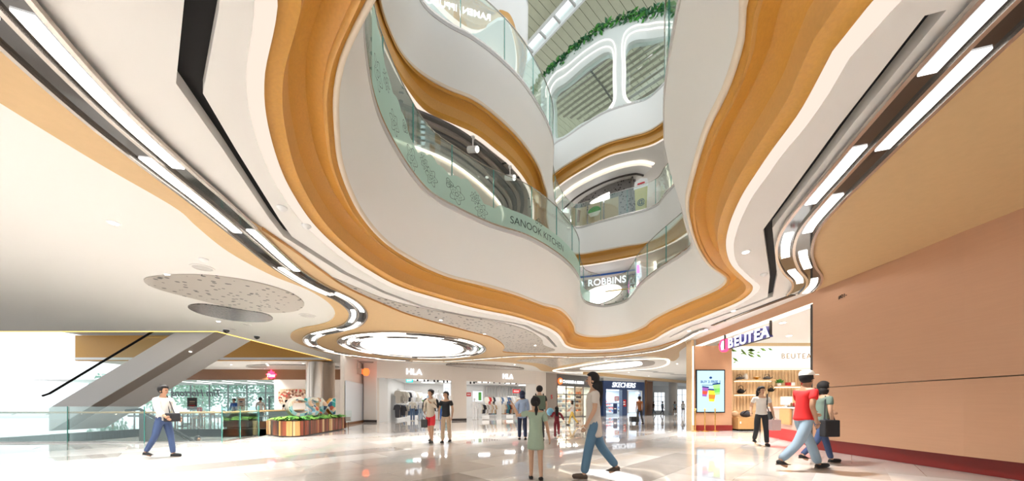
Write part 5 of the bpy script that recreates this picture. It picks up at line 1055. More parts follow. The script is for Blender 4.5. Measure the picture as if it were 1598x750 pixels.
for i, (x, y) in enumerate(((-19.0, 19.6), (-17.2, 20.6), (-18.6, 23.0), (-16.4, 23.6), (-21.0, 22.0))):
    cafe_table(x, y, i)
    for a_ in (.4, 3.4): cafe_chair(x + .62 * math.cos(a_), y + .62 * math.sin(a_), a_ - math.pi / 2, ('oak', 'brown')[i % 2])
t = thing('service_counter', 'dark grey coffee counter beyond the stairwell', 'counter', (-14.7, 18.5, 0)); B().box(-15.3, -13.95, 18.0, 19.0, .05, .72).build('front', 'greydark', t); B().box(-15.35, -13.9, 17.95, 19.05, .72, .77).build('worktop', 'dark', t); B().box(-15.2, -14.05, 18.1, 18.9, 0, .05).build('toe_kick', 'black', t)
t = thing('display_cabinet', 'glass pastry cabinet with timber base beside the dark counter', 'cabinet', (-12.7, 18.6, 0)); B().box(-13.6, -11.6, 18.1, 19.0, 0, .34).build('base', 'brown', t); B().box(-13.6, -11.6, 18.1, 18.12, .34, .92).build('glass_front', 'glass', t); B().box(-13.6, -11.6, 18.1, 19, .92, .96).build('top', 'oakpale', t); B().box(-13.55, -11.65, 18.2, 18.95, .60, .62).build('shelf', 'white', t); B().box(-13.6, -11.6, 18.96, 19, .34, .92).build('back_panel', 'greylight', t)
for j, (px, py0, py1, Y, wpx, m, lab) in enumerate(((299.5, 620, 639, 19.0, 7.5, 'dark', 'dark food poster on a stand near the cafe tables'), (376.5, 620, 640, 20.0, 6, 'cream', 'tall cream menu poster behind the dark counter'), (311, 635, 642, 18.6, 3.6, 'red', 'small red notice on a stand near the cafe tables'))):
    a, c = D(px - wpx, py1, Y), D(px + wpx, py0, Y); t = thing('poster_stand', lab, 'poster', ((a.x + c.x) / 2, Y, 0)); B().box(a.x, c.x, Y, Y + .03, a.z, c.z).build('panel', m, t)
    B().box((a.x + c.x) / 2 - .015, (a.x + c.x) / 2 + .015, Y + .03, Y + .06, .02, c.z - .05).build('pole', 'steel', t); B().box((a.x + c.x) / 2 - .15, (a.x + c.x) / 2 + .15, Y - .1, Y + .15, 0, .02).build('foot', 'steel', t)
    rq = random.Random(j)
    for k in range(5):
        z = a.z + (c.z - a.z) * (.15 + .16 * k); B().box(a.x + .06 + .1 * rq.random(), c.x - .06 - .12 * rq.random(), Y - .006, Y - .001, z, z + (c.z - a.z) * .08).build('print', ('rust', 'redcloth', 'brown', 'tancloth', 'charcoal')[(k + j) % 5] if m != 'red' else 'white', t)
# trees outside the coffee shop
o = slab('floor_outside', [[(-80, 38.3), (10, 38.3), (10, 70), (-80, 70)]], -.3, -.05, 'greylight'); tag(o, 'paving outside the coffee shop glazing', kind='structure')
def tree(x, y, h, R, seed, m, label):
    rr_ = random.Random(seed); t = thing('tree', label, 'tree', (x, y, -.05), group='trees outside the coffee shop'); B().tube([(x, y, -.05), (x + .1, y, h * .4), (x, y, h * .8)], [.14, .1, .05], 8).build('trunk', 'brown', t)
    v = []; f = []
    for k in range(900):
        d_ = Vector((rr_.gauss(0, 1), rr_.gauss(0, 1), rr_.gauss(0, 1))).normalized() * R * rr_.random() ** .4; c = Vector((x, y, h * .55)) + Vector((d_.x, d_.y, d_.z * h * .5 / R)); s_ = rr_.uniform(.12, .26)
        a_ = Vector((rr_.gauss(0, 1), rr_.gauss(0, 1), rr_.gauss(0, 1))).normalized(); b_2 = a_.cross(Vector((rr_.gauss(0, 1), rr_.gauss(0, 1), rr_.gauss(0, 1)))).normalized(); i = len(v); v += [c - a_ * s_, c + b_2 * s_ * .6, c + a_ * s_, c - b_2 * s_ * .6]; f.append((i, i + 1, i + 2, i + 3))
    pyd('foliage', v, f, m, t)['kind'] = 'stuff'
mat('treeteal', (.10, .34, .22), .6, noise=.4, nscale=2); mat('treelite', (.25, .50, .30), .6, noise=.4, nscale=2)
for i in range(10): tree(-50 + i * 3.4, 42.5 + 2.4 * (i % 3), 5.2 + .8 * (i % 2), 2.1, 60 + i, ('treeteal', 'treelite')[i % 2], ('dark teal green leafy tree outside the coffee shop glass', 'pale green leafy tree outside the coffee shop glass')[i % 2])
# round projecting sign by the pale door
p = D(570, 580, 23.4); t = thing('blade_sign', 'orange round projecting sign with steel bracket near the pale door', 'sign', p)
ring_ = [p + Vector((.06, .0 + .26 * math.cos(a), .26 * math.sin(a))) for a in [k * math.pi / 10 for k in range(20)]]; rot = Matrix.Rotation(.9, 3, 'Z'); ring_ = [rot @ (q - p) + p for q in ring_]; dv = rot @ Vector((.1, 0, 0)); 
B().prism(ring_, tuple(-dv), tuple(dv)).build('disc', 'orangeglow', t); B().box(p.x - .75, p.x - .2, p.y - .1, p.y + .1, p.z - .15, p.z + .25).build('projector_box', 'steel', t); B().tube([p + Vector((-.5, 0, .25)), (p.x - .5, p.y, ZC)], .03, 6).build('hanger', 'steel', t)

# ================================================================== UPPER FLOORS
def balustrade(P, z, h, label, plen, film=None):
    n = max(2, round(length(P) / plen)); fine = resamp(P, n * 8 + 1); m_ = fine[len(fine) // 2]
    t = thing('glass_balustrade', label, 'balustrade', (m_.x, m_.y, z))
    for k in range(n):
        seg = fine[k * 8:k * 8 + 9]; d0 = (seg[1] - seg[0]).normalized() * .012; d1 = (seg[-1] - seg[-2]).normalized() * .012
        ribbon('glass_panel', [seg[0] + d0] + seg[1:-1] + [seg[-1] - d1], .02, .034, z - .02, z + h, 'glass', t)
        ribbon('glass_edge', [seg[0] - d0 * .7, seg[0] + d0 * .7], .016, .038, z - .02, z + h, 'glassedge', t)
    ribbon('top_cap', fine, .016, .04, z + h, z + h + .012, 'rail', t)
    ribbon('shoe_channel', fine, .0, .06, z - .03, z + .02, 'rail', t)
    return t
R2 = L2['R2']; balustrade(R2[4:112], zt2, 1.5, 'tall glass balustrade with frosted food motifs on the sweeping white balcony', 1.38); balustrade(R2[112:200], zt2, 1.3, 'clear glass balustrade on the balcony part facing the ice cream shop', 1.3)
balustrade(L3['R2'][14:96], zt3, 1.2, 'glass balustrade on the second curved balcony', 1.3); balustrade(L3['R2'][96:176], zt3, 1.2, 'glass balustrade of the balcony with beige posters', 1.3)
balustrade(L4['R2'][60:100], zt4, 1.2, 'glass balustrade of the top balcony', 1.3)
# frosted film with wavy top on the big balcony glass
fp = resamp(R2[20:108], 181); FL = length(fp); fa = [0]
for a, b_2 in zip(fp, fp[1:]): fa.append(fa[-1] + (b_2 - a).length)
def fpos(s, off):
    s = max(0, min(FL - 1e-4, s)); j = min(179, int(s / FL * 180)); u = (s - fa[j]) / max(fa[j + 1] - fa[j], 1e-6); p = fp[j].lerp(fp[j + 1], u); d_ = (fp[min(180, j + 1)] - fp[max(0, j - 1)]).normalized(); return p + Vector((-d_.y, d_.x)) * off
film = thing('frosted_film', 'pale green frosted film with flower drawings and black lettering on the balcony glass', 'window film', (*fpos(FL / 2, 0), zt2))
v, f = [], []; rf = random.Random(2)
sT = max(range(181), key=lambda i: -abs((fp[i].x / fp[i].y) - (797 - CX) / F)) ; sT = fa[sT]     # where the lettering starts
def ftop(s):
    base = .62 + .16 * math.sin(s * 2.1 + 1) + .10 * math.sin(s * 5.3) + .07 * abs(math.sin(s * 8.7)) ; base += .55 * max(0, 1 - s / (sT * .55))
    if s > sT - .35: k_ = min(1, (s - sT + .35) / .4); base = base * (1 - k_) + .56 * k_
    return min(1.42, base)
NF = 360
for i in range(NF + 1):
    s = FL * i / NF; p = fpos(s, .012); v += [(p.x, p.y, zt2), (p.x, p.y, zt2 + ftop(s))]
    if i: f.append((2 * i - 2, 2 * i, 2 * i + 1, 2 * i - 1))
pyd('film', v, f, 'film', film, True, True)
def on_film(me, s0, z0, off=.006):
    for q in me.vertices: p = fpos(s0 + q.co.x, off); q.co = Vector((p.x, p.y, z0 + q.co.y))
    return me
# along the path the inside reads left to right, as does the street side here
new('lettering', on_film(text_mesh('SANOOK KITCHEN', .30, .002, -.001, 0, 'LEFT'), sT, zt2 + .27), 'ink', film)
def flat_ring(cx, cy, r, w_, n=24, ph=0, lob=0, amp=0):
    vv, ff = [], []
    for i in range(n):
        a = 2 * math.pi * i / n; q = r * (1 + amp * math.cos(lob * a + ph)); vv += [(cx + (q - w_) * math.cos(a), cy + (q - w_) * math.sin(a), 0), (cx + (q + w_) * math.cos(a), cy + (q + w_) * math.sin(a), 0)]
    for i in range(n): k_ = (i + 1) % n; ff.append((2 * i, 2 * k_, 2 * k_ + 1, 2 * i + 1))
    me = bpy.data.meshes.new('drawing'); me.from_pydata(vv, [], ff); return me
for dx, dy, r in ((1.02, .54, .05), (1.12, .62, .05), (1.22, .54, .05)): new('lettering_dot', on_film(flat_ring(dx, dy, r, .009), sT, zt2), 'ink', film)
mot = 0
while True:
    s = .35 + mot * .40 + .1 * math.sin(mot * 3)
    if s > sT - .4: break
    top_ = ftop(s); r = (.20, .13, .17, .10)[mot % 4]; zc_ = max(.2, top_ - r - .1) if mot % 2 else max(.18, top_ * .4)
    new('flower_drawing', on_film(flat_ring(0, 0, r, .006, 48, 0, (5, 8, 6, 3)[mot % 4], .22), s, zt2 + zc_), 'ink', film); new('flower_drawing', on_film(flat_ring(0, 0, r * .6, .005, 40, 1, (7, 5, 9, 5)[mot % 4], .28), s, zt2 + zc_), 'ink', film); new('flower_drawing', on_film(flat_ring(0, 0, r * .25, .006, 16), s, zt2 + zc_), 'ink', film); mot += 1

# second floor, left: rounded restaurant volume with cove arch and perforated soffit
zs = zc3
lr0 = L3['R0']
pz = [p for p in lr0[10:100]]; so = offset_path(pz, 1.35)
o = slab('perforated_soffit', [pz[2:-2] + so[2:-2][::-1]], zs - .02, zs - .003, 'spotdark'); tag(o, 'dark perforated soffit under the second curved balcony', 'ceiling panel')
rest = thing('wall_restaurant', 'rounded beige restaurant wall behind the frosted balcony glass', None, (-3, 11, 6.1), kind='structure')
rp = cat_rom([Vector(p) for p in ((-9, 8.0), (-6, 8.3), (-4.2, 8.7), (-2.75, 9.35), (-1.85, 9.95), (-.95, 11.1), (-.42, 12.2), (-.5, 13.2), (-1.3, 14.0), (-3, 14.4))], False, 8)
ribbon('wall_face', rp, .0, .15, 6.1, 8.3, 'beige', rest)
ribbon('cove_light', rp, -.07, -.03, 8.27, 8.32, 'ledwarm', rest); ribbon('bulkhead', rp, -.03, .2, 8.32, 8.69, 'ceil', rest)
for k, (o0, o1, m) in enumerate(((-.10, -.24, 'greydark'), (-.26, -.40, 'taupe'), (-.42, -.56, 'greydark'), (-.58, -.70, 'taupe'), (-.72, -.84, 'greydark'))): ribbon('bulkhead_band', rp[10:-10], o1, o0, 8.42 + .05 * k, 8.69, m, rest)
for px, py, aim in ((738, 233, 1), (796, 277, 1), (768, 315, 1)):
    p = U(px, py, 8.35); t = thing('track_spotlight', 'white cylinder spotlight under the perforated soffit', 'spotlight', (p.x, p.y, 8.7), group='white cylinder spotlights')
    B().tube([(p.x, p.y, 8.70), (p.x, p.y, 8.45)], .02, 6).build('stem', 'white', t); B().lathe([(.06, 8.66), (.06, 8.70)], (p.x, p.y, 0), 12).build('canopy', 'white', t)
    d_ = Vector((.8, -.5, -.35)).normalized(); B().tube([p - d_ * .16, p + d_ * .16], .085, 14).build('lamp_head', 'white', t, smooth=True); B().tube([p + d_ * .161, p + d_ * .17], .07, 14).build('lens', 'down', t)
# second floor, far: ice cream shop
ice = thing('wall_ice_cream_shop', 'curved front of the ice cream shop on the far balcony', None, (5, 19.6, 6.1), kind='structure')
ip = cat_rom([Vector(p) for p in ((2.6, 20.4), (3.7, 19.9), (5.2, 19.4), (6.6, 18.8), (7.4, 18.4))], False, 8)
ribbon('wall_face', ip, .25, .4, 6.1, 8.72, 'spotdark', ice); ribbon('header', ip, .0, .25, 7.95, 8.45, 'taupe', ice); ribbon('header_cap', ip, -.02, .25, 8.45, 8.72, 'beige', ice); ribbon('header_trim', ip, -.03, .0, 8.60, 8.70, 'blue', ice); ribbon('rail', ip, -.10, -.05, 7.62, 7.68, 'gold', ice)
q = ip[16]; nn = Vector((-.33, -.94)).normalized()
t = thing('shop_sign', 'white glowing letters with pink logo on the ice cream shop header', 'sign', (q.x, q.y, 8.2)); text('lettering', 'ROBBINS', .52, (5.35, 19.2, 8.2), nn, 'signsoft', t, .05, .006)
text('lettering', 'R', .8, (4.0, 19.66, 8.05), nn, 'signsoft', t, .06, .01); text('logo_letter', 'b', .95, (3.72, 19.74, 8.1), nn, 'pinkglow', t, .05, .03)  # the pink letter is a part of the logo itself
t = thing('oval_wall_lamp', 'large white glowing oval on the ice cream shop wall', 'lamp', (4.4, 19.7, 7.0)); c_ = D(936, 460, 19.35)
pts = []
for k in range(28):
    a = 2 * math.pi * k / 28; x_, z_ = 1.15 * math.cos(a), .52 * math.sin(a) + .22 * math.cos(a); pts.append(Vector((c_.x + x_, c_.y + .0 - .32 * x_, c_.z + z_)))
B().prism(pts, (0, 0, 0), (.02, .06, 0)).build('diffuser', 'disc', t); B().tube(pts, .03, 5, closed=True).build('rim', 'rail', t)
t = thing('shop_banner', 'narrow pink and blue banner beside the ice cream shop', 'banner', D(996, 440, 17.6)); a, c = D(992, 442, 17.6), D(999, 408, 17.6); B().prism([(a.x, 17.6, a.z), (c.x, 17.4, a.z + .3), (c.x - .05, 17.4, c.z - .2), (a.x - .05, 17.6, c.z)], (0, 0, 0), (.02, .03, 0)).build('cloth', 'litcard', t); B().box(a.x + .02, a.x + .2, 17.46, 17.5, a.z + .5, a.z + .9).build('pink_mark', 'pinkglow', t); B().tube([(a.x, 17.58, c.z + .2), (a.x, 17.58, 6.2)], .015, 6).build('pole', 'steel', t)
t = thing('arch_portal', 'white rounded portal with glowing edge beside the ice cream shop', 'portal', D(1012, 430, 17.8)); c_ = D(1010, 425, 17.8); pp_ = []
for x_, z_ in ((-.5, -1.0), (-.5, .3), (-.3, .75), (.1, .85), (.38, .6), (.42, 0), (.42, -1.0)): pp_.append((c_.x + x_, 17.8, c_.z + z_))
B().tube([tuple(p) for p in cat_rom([Vector(p) for p in pp_], False, 5)], .07, 6).build('glow_edge', 'ledwarm', t); B().prism([(p[0], 17.9, p[2]) for p in pp_], (0, 0, 0), (0, .1, 0)).build('back_panel', 'ceil', t)
o = B().box(-12, 20, 21.5, 21.7, 6.1, 8.72).box(8.6, 8.8, 4, 21.5, 6.1, 8.72).build('wall_second_floor', 'beige'); tag(o, 'beige rear walls of the second floor', kind='structure')
o = B().box(-12, 20, 21.8, 22.0, 10.5, 13.1).box(8.8, 9.0, 4, 21.8, 10.5, 13.1).box(-12, -11.8, 2, 21.8, 10.5, 13.1).build('wall_third_floor', 'beige'); tag(o, 'beige rear walls of the third floor', kind='structure')
o = B().box(-12, -11.8, 0, 21.5, 6.1, 8.72).build('wall_second_floor_left', 'beige'); tag(o, 'beige left wall of the second floor', kind='structure')
# third floor, far: white eyebrow soffit with cove, perforated shop wall
eye = thing('wall_third_floor_shop', 'dark perforated shop front under a white eyebrow soffit', None, (5, 19, 10.5), kind='structure')
e0 = [Vector(p) for p in upl([(862, 320), (885, 297), (917, 277), (963, 258), (1000, 251), (1020, 255)], zc4)]; ec = cat_rom(e0, False, 8)
ribbon('cove_light', ec, -.06, .06, zc4 - .05, zc4 - .01, 'ledwarm', eye); ribbon('eyebrow', ec, .12, .65, zc4 - .14, zc4 - .005, 'white', eye); ribbon('eyebrow_edge', ec, .66, .72, zc4 - .2, zc4 - .01, 'dark', eye); 
w3 = offset_path(ec, 1.25); ribbon('wall_face', w3, 0, .15, 10.5, zc4 - .01, 'spotwall', eye)
t = thing('oval_wall_lamp', 'slim white glowing oval sign on the third floor shop wall', 'lamp', D(948, 306, 18.6)); c_ = D(950, 305, 18.35); pts = [Vector((c_.x + .95 * math.cos(a), c_.y - .36 * .95 * math.cos(a), c_.z + .2 * math.sin(a) + .22 * math.cos(a))) for a in [2 * math.pi * k / 24 for k in range(24)]]
B().prism(pts, (0, 0, 0), (.02, .05, 0)).build('diffuser', 'disc', t); B().tube(pts, .02, 5, closed=True).build('rim', 'rail', t)
# posters behind the third-floor glass
q3 = L3['R2'][104:132]; qs = resamp(q3, 61)
def strip_panel(i0, i1, z0, z1, m, label, name='poster', off=.07):
    t = thing(name, label, 'poster', (*qs[(i0 + i1) // 2], zt3)); ribbon('panel', qs[i0:i1 + 1], off, off + .02, zt3 + z0, zt3 + z1, m, t); ribbon('panel_foot', qs[i0:i1 + 1], off - .01, off + .05, zt3 - .02, zt3 + z0, 'rail', t); return t
mat('posterbeige', (.56, .43, .29), .6)
for i0, i1, pic, lab in ((20, 29, 'leafdark', 'beige poster with a dark green drink picture behind the third floor glass'), (30, 39, 'dish', 'beige poster with a salad bowl picture behind the third floor glass'), (40, 48, None, 'plain beige poster behind the third floor glass')):
    t = strip_panel(i0, i1, .05, 1.0, 'posterbeige', lab); m_ = qs[(i0 + i1) // 2]; d_ = (qs[i1] - qs[i0]).normalized(); nn = Vector((d_.y, -d_.x)); pc = Vector((m_.x, m_.y, zt3 + .55)) + Vector((nn.x, nn.y, 0)) * -.055
    if pic == 'leafdark': B().prism([pc + Vector((d_.x * x_, d_.y * x_, z_)) for x_, z_ in ((-.05, -.3), (.08, -.3), (.14, .3), (0, .36))], (0, 0, 0), tuple(Vector((nn.x, nn.y, 0)) * .01)).build('drink_picture', 'brown', t)
    if pic == 'dish':
        B().prism([pc + Vector((d_.x * x_, d_.y * x_, z_)) for x_, z_ in [(.34 * math.cos(k * .3491), .02 + .26 * max(-.1, math.sin(k * .3491))) for k in range(18)]], (0, 0, 0), tuple(Vector((nn.x, nn.y, 0)) * .01)).build('salad_picture', 'leaf', t)
        B().prism([pc + Vector((d_.x * x_, d_.y * x_, z_)) for x_, z_ in ((-.34, 0), (.34, 0), (.2, -.22), (-.2, -.22))], (0, 0, 0), tuple(Vector((nn.x, nn.y, 0)) * .012)).build('bowl_picture', 'cream', t)
t = thing('drink_standee', 'tall cup shaped standee advert behind the third floor glass', 'standee', (6.5, 16.5, 10.5)); s0 = Vector((6.32, 16.65, 10.6)); mat('standeeyellow', (.62, .55, .22), .5)
dd = Vector((.85, -.5, 0)).normalized()
B().prism([s0 + dd * x_ + Vector((0, 0, z_)) for x_, z_ in ((-.24, .0), (.24, 0), (.30, 1.25), (-.30, 1.25))], (0, 0, 0), (.03, .05, 0)).build('cup', 'standeeyellow', t); B().prism([s0 + dd * x_ + Vector((0, 0, z_)) for x_, z_ in ((-.34, 1.25), (.34, 1.25), (.30, 1.62), (.0, 1.72), (-.30, 1.62))], (0, -.01, 0), (.03, .05, 0)).build('lid', 'white', t)
text('lettering', '@', .36, s0 + Vector((-.01, -.02, .55)), (-.5, -.85), 'ink', t, .01, .005); B().prism([s0 + dd * x_ + Vector((0, -.02, z_)) for x_, z_ in ((-.18, 1.42), (.18, 1.42), (.16, 1.5), (-.16, 1.5))], (0, 0, 0), (-.005, -.01, 0)).build('red_print', 'red', t)
# third floor, left: lettering built as the mirror reflection of a noodle shop sign, pale curved wall
nz = thing('wall_noodle_shop', 'dark glazed noodle shop front on the third floor', None, (-1.2, 11, 10.5), kind='structure')
npth = cat_rom([Vector(p) for p in ((-5, 10.2), (-3, 10.4), (-1.6, 10.9), (-.75, 11.5), (-.35, 12.6), (-.6, 14), (-2, 15))], False, 8); ribbon('glass_wall', npth, 0, .06, 10.5, 13.1, 'blackgloss', nz)
for k in (8, 14, 20, 26): ribbon('mullion', npth[k:k + 2], -.04, .02, 10.5, 13.1, 'rail', nz)
ribbon('glow_band', [p + Vector((.05, -.12)) for p in npth[22:40]], -.03, .03, 12.8, 12.88, 'ledwarm', nz)
t = thing('shop_sign', 'white glowing letters built as a reflection of a noodle shop sign', 'sign', D(708, 16, 10.2)); nn = Vector((.35, -.93)).normalized(); c_ = D(716, 14, 10.0); text('lettering', 'RAMEN  IPPUDO', .26, (c_.x, c_.y, c_.z), (.25, -.97), 'signwhite', t, .02, .004, 0, True)
o = slab('ceiling_third_floor', [[(-11.9, 2.5), (-5, 2.5), (-5, 21), (-11.9, 21)]], 13.0, 13.05, 'ceil'); tag(o, 'pale third floor ceiling strip', kind='structure')
for lv, pts in ((8.72, ((-5.6, 6.5), (-6.5, 11), (-3.2, 16.5), (-1.2, 19.5), (8.1, 10), (7.2, 6.6))), (13.1, ((-5, 7), (-2.8, 9.6), (-1.6, 15.5), (3.2, 20.5), (6.5, 19.5), (8.2, 11), (7.5, 7)))):
    for x, y in pts: downlight(x, y, lv - .002, 40, 'upper floor downlights', 'round recessed downlight in an upper floor ceiling', .09)
# ================================================================== PEOPLE
for k, c in {'skin_a': (.56, .33, .21), 'skin_b': (.42, .22, .13), 'skin_c': (.62, .40, .28), 'hair_black': (.012, .010, .010), 'hair_brown': (.035, .018, .012), 'eye': (.01, .008, .008), 'lips': (.40, .12, .10), 'shoe_black': (.015, .015, .016), 'shoe_white': (.72, .71, .69), 'sole': (.10, .07, .05),
             'c_black': (.018, .018, .022), 'c_beige': (.66, .58, .47), 'c_red': (.70, .035, .05), 'c_tan': (.56, .42, .29), 'c_sage': (.36, .45, .33), 'c_lblue': (.36, .47, .66), 'c_navy': (.02, .03, .07), 'c_olive': (.12, .16, .11), 'c_maroon': (.22, .018, .03), 'c_white': (.80, .77, .72), 'c_mustard': (.68, .46, .10),
             'c_grey': (.58, .53, .475), 'c_jean': (.10, .20, .30), 'c_jeanlite': (.27, .36, .44), 'c_rust': (.42, .15, .05), 'c_char': (.06, .065, .07), 'c_polo': (.72, .02, .02), 'c_bluegrn': (.16, .22, .18), 'c_denimdk': (.04, .07, .16), 'balloon': (.25, .60, .82), 'c_brownsh': (.36, .17, .09), 'c_pinkbag': (.66, .50, .50)}.items(): mat(k, c, .35 if 'balloon' in k else (.5 if 'skin' in k else .8), noise=0 if k in ('eye',) else .07, nscale=9)
def skin_mesh(verts, edges, sub=1):
    me = bpy.data.meshes.new('sk'); me.from_pydata([v[:3] for v in verts], edges, []); o = link(bpy.data.objects.new('sk', me))
    md = o.modifiers.new('s', 'SKIN'); md.branch_smoothing = .4; md.use_smooth_shade = True
    sv_ = me.skin_vertices[0].data
    for i, v in enumerate(verts): sv_[i].radius = (v[3], v[4] if len(v) > 4 else v[3]); sv_[i].use_root = (i == 0)
    m2 = o.modifiers.new('u', 'SUBSURF'); m2.levels = sub; m2.render_levels = sub
    dg = bpy.context.evaluated_depsgraph_get(); out = bpy.data.meshes.new_from_object(o.evaluated_get(dg)); bpy.data.objects.remove(o); bpy.data.meshes.remove(me); out.materials.clear(); return out
def rotx(v, a):
    c, s = math.cos(a), math.sin(a); return Vector((v.x, v.y * c - v.z * s, v.y * s + v.z * c))
def person(label, loc, rz, h, legs=((8, 6), (-10, 14)), arms=None, lean=0, top='c_white', bottom='c_black', skin='skin_a', hair='hair_black', hairstyle='short', shoe='shoe_black', sleeve=.55, hem=.90, leglen=1.0, face=True, headturn=0, flare=1.0, sub=1, group=None, skirt=False, category='person', bulk=1.0, scarf=None):
    """figure in a local frame (x right, y forward), 1.70 m tall before scaling"""
    k = h / 1.70; S = lambda p: Vector(p) * k; R = math.radians
    la = -R(lean); P0 = Vector((0, 0, .93)); up = lambda x, y, z: P0 + rotx(Vector((x, y, z - .93)), la)
    sh = [up(-.165, 0, 1.39), up(.165, 0, 1.39)]; dflt = [((-.05, -.02, -.28), (-.03, .08, -.52)), ((.05, .02, -.28), (.03, .10, -.52))]
    arms = arms or dflt; lg = []
    for i, (a, b) in enumerate(legs):
        hip = Vector(((-.088, .088)[i], 0, .90)); kn_ = hip + rotx(Vector((0, 0, -.42)), R(a)); an = kn_ + rotx(Vector((0, 0, -.41)), R(a - b)); lg.append((hip, kn_, an))
    foot_dir = [rotx(Vector((0, 1, 0)), R(max(-40, min(20, (a - b) * .5)))) for a, b in legs]
    low = min(min(l[2].z - .07 for l in lg), 9); dzz = -low
    sh_ = lambda v: Vector((v.x, v.y, v.z + dzz))
    root = thing('person', label, category, loc, rz, group)
    def fin(me, name, m, parent=root, smooth=True):
        me.transform(Matrix.Scale(k, 4) @ Matrix.Translation((0, 0, dzz)))
        return new(name, me, m, parent, False, smooth)
    hb = up(0, .0, 1.50); hy = R(headturn); hf = Vector((math.sin(-hy) * -1 if False else -math.sin(hy), math.cos(hy), 0)); hr = Vector((math.cos(hy), math.sin(hy), 0)); hc = up(0, .025, 1.60)
    # body
    V = [(*up(0, 0, .95), .115, .095), (*up(0, 0, 1.10), .10, .085), (*up(0, .01, 1.27), .125, .10), (*up(0, 0, 1.39), .085, .075), (*hb, .052), (*(hc + Vector((0, 0, -.05)) + hf * .012), .066), (*(hc + Vector((0, 0, .02))), .083), (*(hc + Vector((0, 0, .075)) - hf * .008), .060)]
    E = [(0, 1), (1, 2), (2, 3), (3, 4), (4, 5), (5, 6), (6, 7)]
    hands = []
    for i in range(2):
        el = sh[i] + Vector(arms[i][0]); wr = sh[i] + Vector(arms[i][1]); d_ = (wr - el).normalized(); pm_ = wr + d_ * .065; n0 = len(V)
        V += [(*sh[i], .056), (*sh[i].lerp(el, .5), .046), (*el, .038), (*el.lerp(wr, .4), .036), (*wr, .025), (*pm_, .034, .020)]; E += [(3, n0)] + [(n0 + q, n0 + q + 1) for q in range(5)]; hands.append((wr, pm_, d_, i))
    for i, (hip, kn_, an) in enumerate(lg):
        n0 = len(V); V += [(*hip, .085), (*hip.lerp(kn_, .5), .074), (*kn_, .053), (*kn_.lerp(an, .35), .053), (*an, .036), (*(an + Vector((0, 0, -.045)) + foot_dir[i] * .02), .036), (*(an + Vector((0, 0, -.05)) + foot_dir[i] * .14), .026)]; E += [(0, n0)] + [(n0 + q, n0 + q + 1) for q in range(6)]
    me = skin_mesh(V, E, sub); bm = bmesh.new(); bm.from_mesh(me); bpy.data.meshes.remove(me); bb_ = B(); bb_.bm.free(); bb_.bm = bm
    for wr, pm_, d_, i in hands:                         # four fingers and a thumb rooted in the palm
        side = Vector((0, 1, 0)) - d_ * d_.y; side = side.normalized() if side.length > .1 else Vector((0, 0, 1)); nrm_ = d_.cross(side) * (1 if i else -1)
        for q, (o_, L_) in enumerate(((.026, .066), (.009, .078), (-.009, .072), (-.026, .056))):
            a = pm_ + side * o_ + d_ * .005; bb_.tube([a, a + d_ * L_ * .5 - nrm_ * .006, a + d_ * L_ * .95 - nrm_ * .026], [.0095, .009, .007], 6)
        a = wr + d_ * .025 + side * .022; bb_.tube([a, a + side * .025 + d_ * .02, a + side * .032 + d_ * .052 - nrm_ * .01], [.011, .010, .008], 6)
    fc = hc + hf * .078 + Vector((0, 0, -.025))
    bb_.tube([fc + Vector((0, 0, .03)), fc + hf * .013 + Vector((0, 0, .0)), fc + hf * .002 + Vector((0, 0, -.008))], [.006, .013, .008], 6)
    for s_ in (-1, 1): bb_.ball(hc + hr * .083 * s_ + Vector((0, 0, -.02)), .022, (.5, .8, 1.35), 8, 6)
    me = bpy.data.meshes.new('body'); bm.to_mesh(me); bm.free(); body = fin(me, 'body', skin)
    if face:
        for s_ in (-1, 1): b = B(); b.ball(hc + hf * .078 + hr * .030 * s_ + Vector((0, 0, .005)), .009, (1.4, 1, .8), 8, 6); m_ = bpy.data.meshes.new('eye'); b.bm.to_mesh(m_); b.bm.free(); fin(m_, 'eye', 'eye')
        b = B(); b.ball(hc + hf * .074 + Vector((0, 0, -.062)), .014, (1.6, .7, .45), 8, 6); m_ = bpy.data.meshes.new('mouth'); b.bm.to_mesh(m_); b.bm.free(); fin(m_, 'mouth', 'lips')
    # clothes
    hz = hem; g = .022 * bulk
    V = [(*up(0, 0, 1.12), .115 + g, .095 + g), (*up(0, 0, hz + .02), (.128 + g) * flare, (.105 + g) * flare), (*up(0, .01, 1.27), .132 + g, .105 + g), (*up(0, 0, 1.385), .095 + g, .08 + g), (*up(0, 0, hz - .045), (.130 + g) * flare, (.107 + g) * flare)]; E = [(0, 1), (0, 2), (2, 3), (1, 4)]
    for i in range(2):
        el = sh[i] + Vector(arms[i][0]); wr = sh[i] + Vector(arms[i][1]); n0 = len(V)
        if sleeve <= .6: V += [(*sh[i], .056 + .012), (*sh[i].lerp(el, sleeve * 1.2), .050 + .014)]; E += [(3, n0), (n0, n0 + 1)]
        else: V += [(*sh[i], .060 + g), (*el, .044 + g), (*el.lerp(wr, min(1, sleeve)), .036 + g * .7)]; E += [(3, n0), (n0, n0 + 1), (n0 + 1, n0 + 2)]
    fin(skin_mesh(V, E, sub), 'shirt', top)
    V = [(*Vector((0, 0, 1.07)), .118, .10), (*Vector((0, 0, .94)), .13, .11)]; E = [(0, 1)]
    for i, (hip, kn_, an) in enumerate(lg):
        n0 = len(V); V.append((*(hip + Vector((0, 0, -.03))), .098)); E.append((1, n0))
        if leglen <= .5: V.append((*hip.lerp(kn_, leglen * 2), .088)); E.append((n0, n0 + 1))
        else: V += [(*kn_, .066 * (1 + (bulk - 1) * .6)), (*kn_.lerp(an, min(1, (leglen - .5) * 2)), .054 * (1 + (bulk - 1) * .9))]; E += [(n0, n0 + 1), (n0 + 1, n0 + 2)]
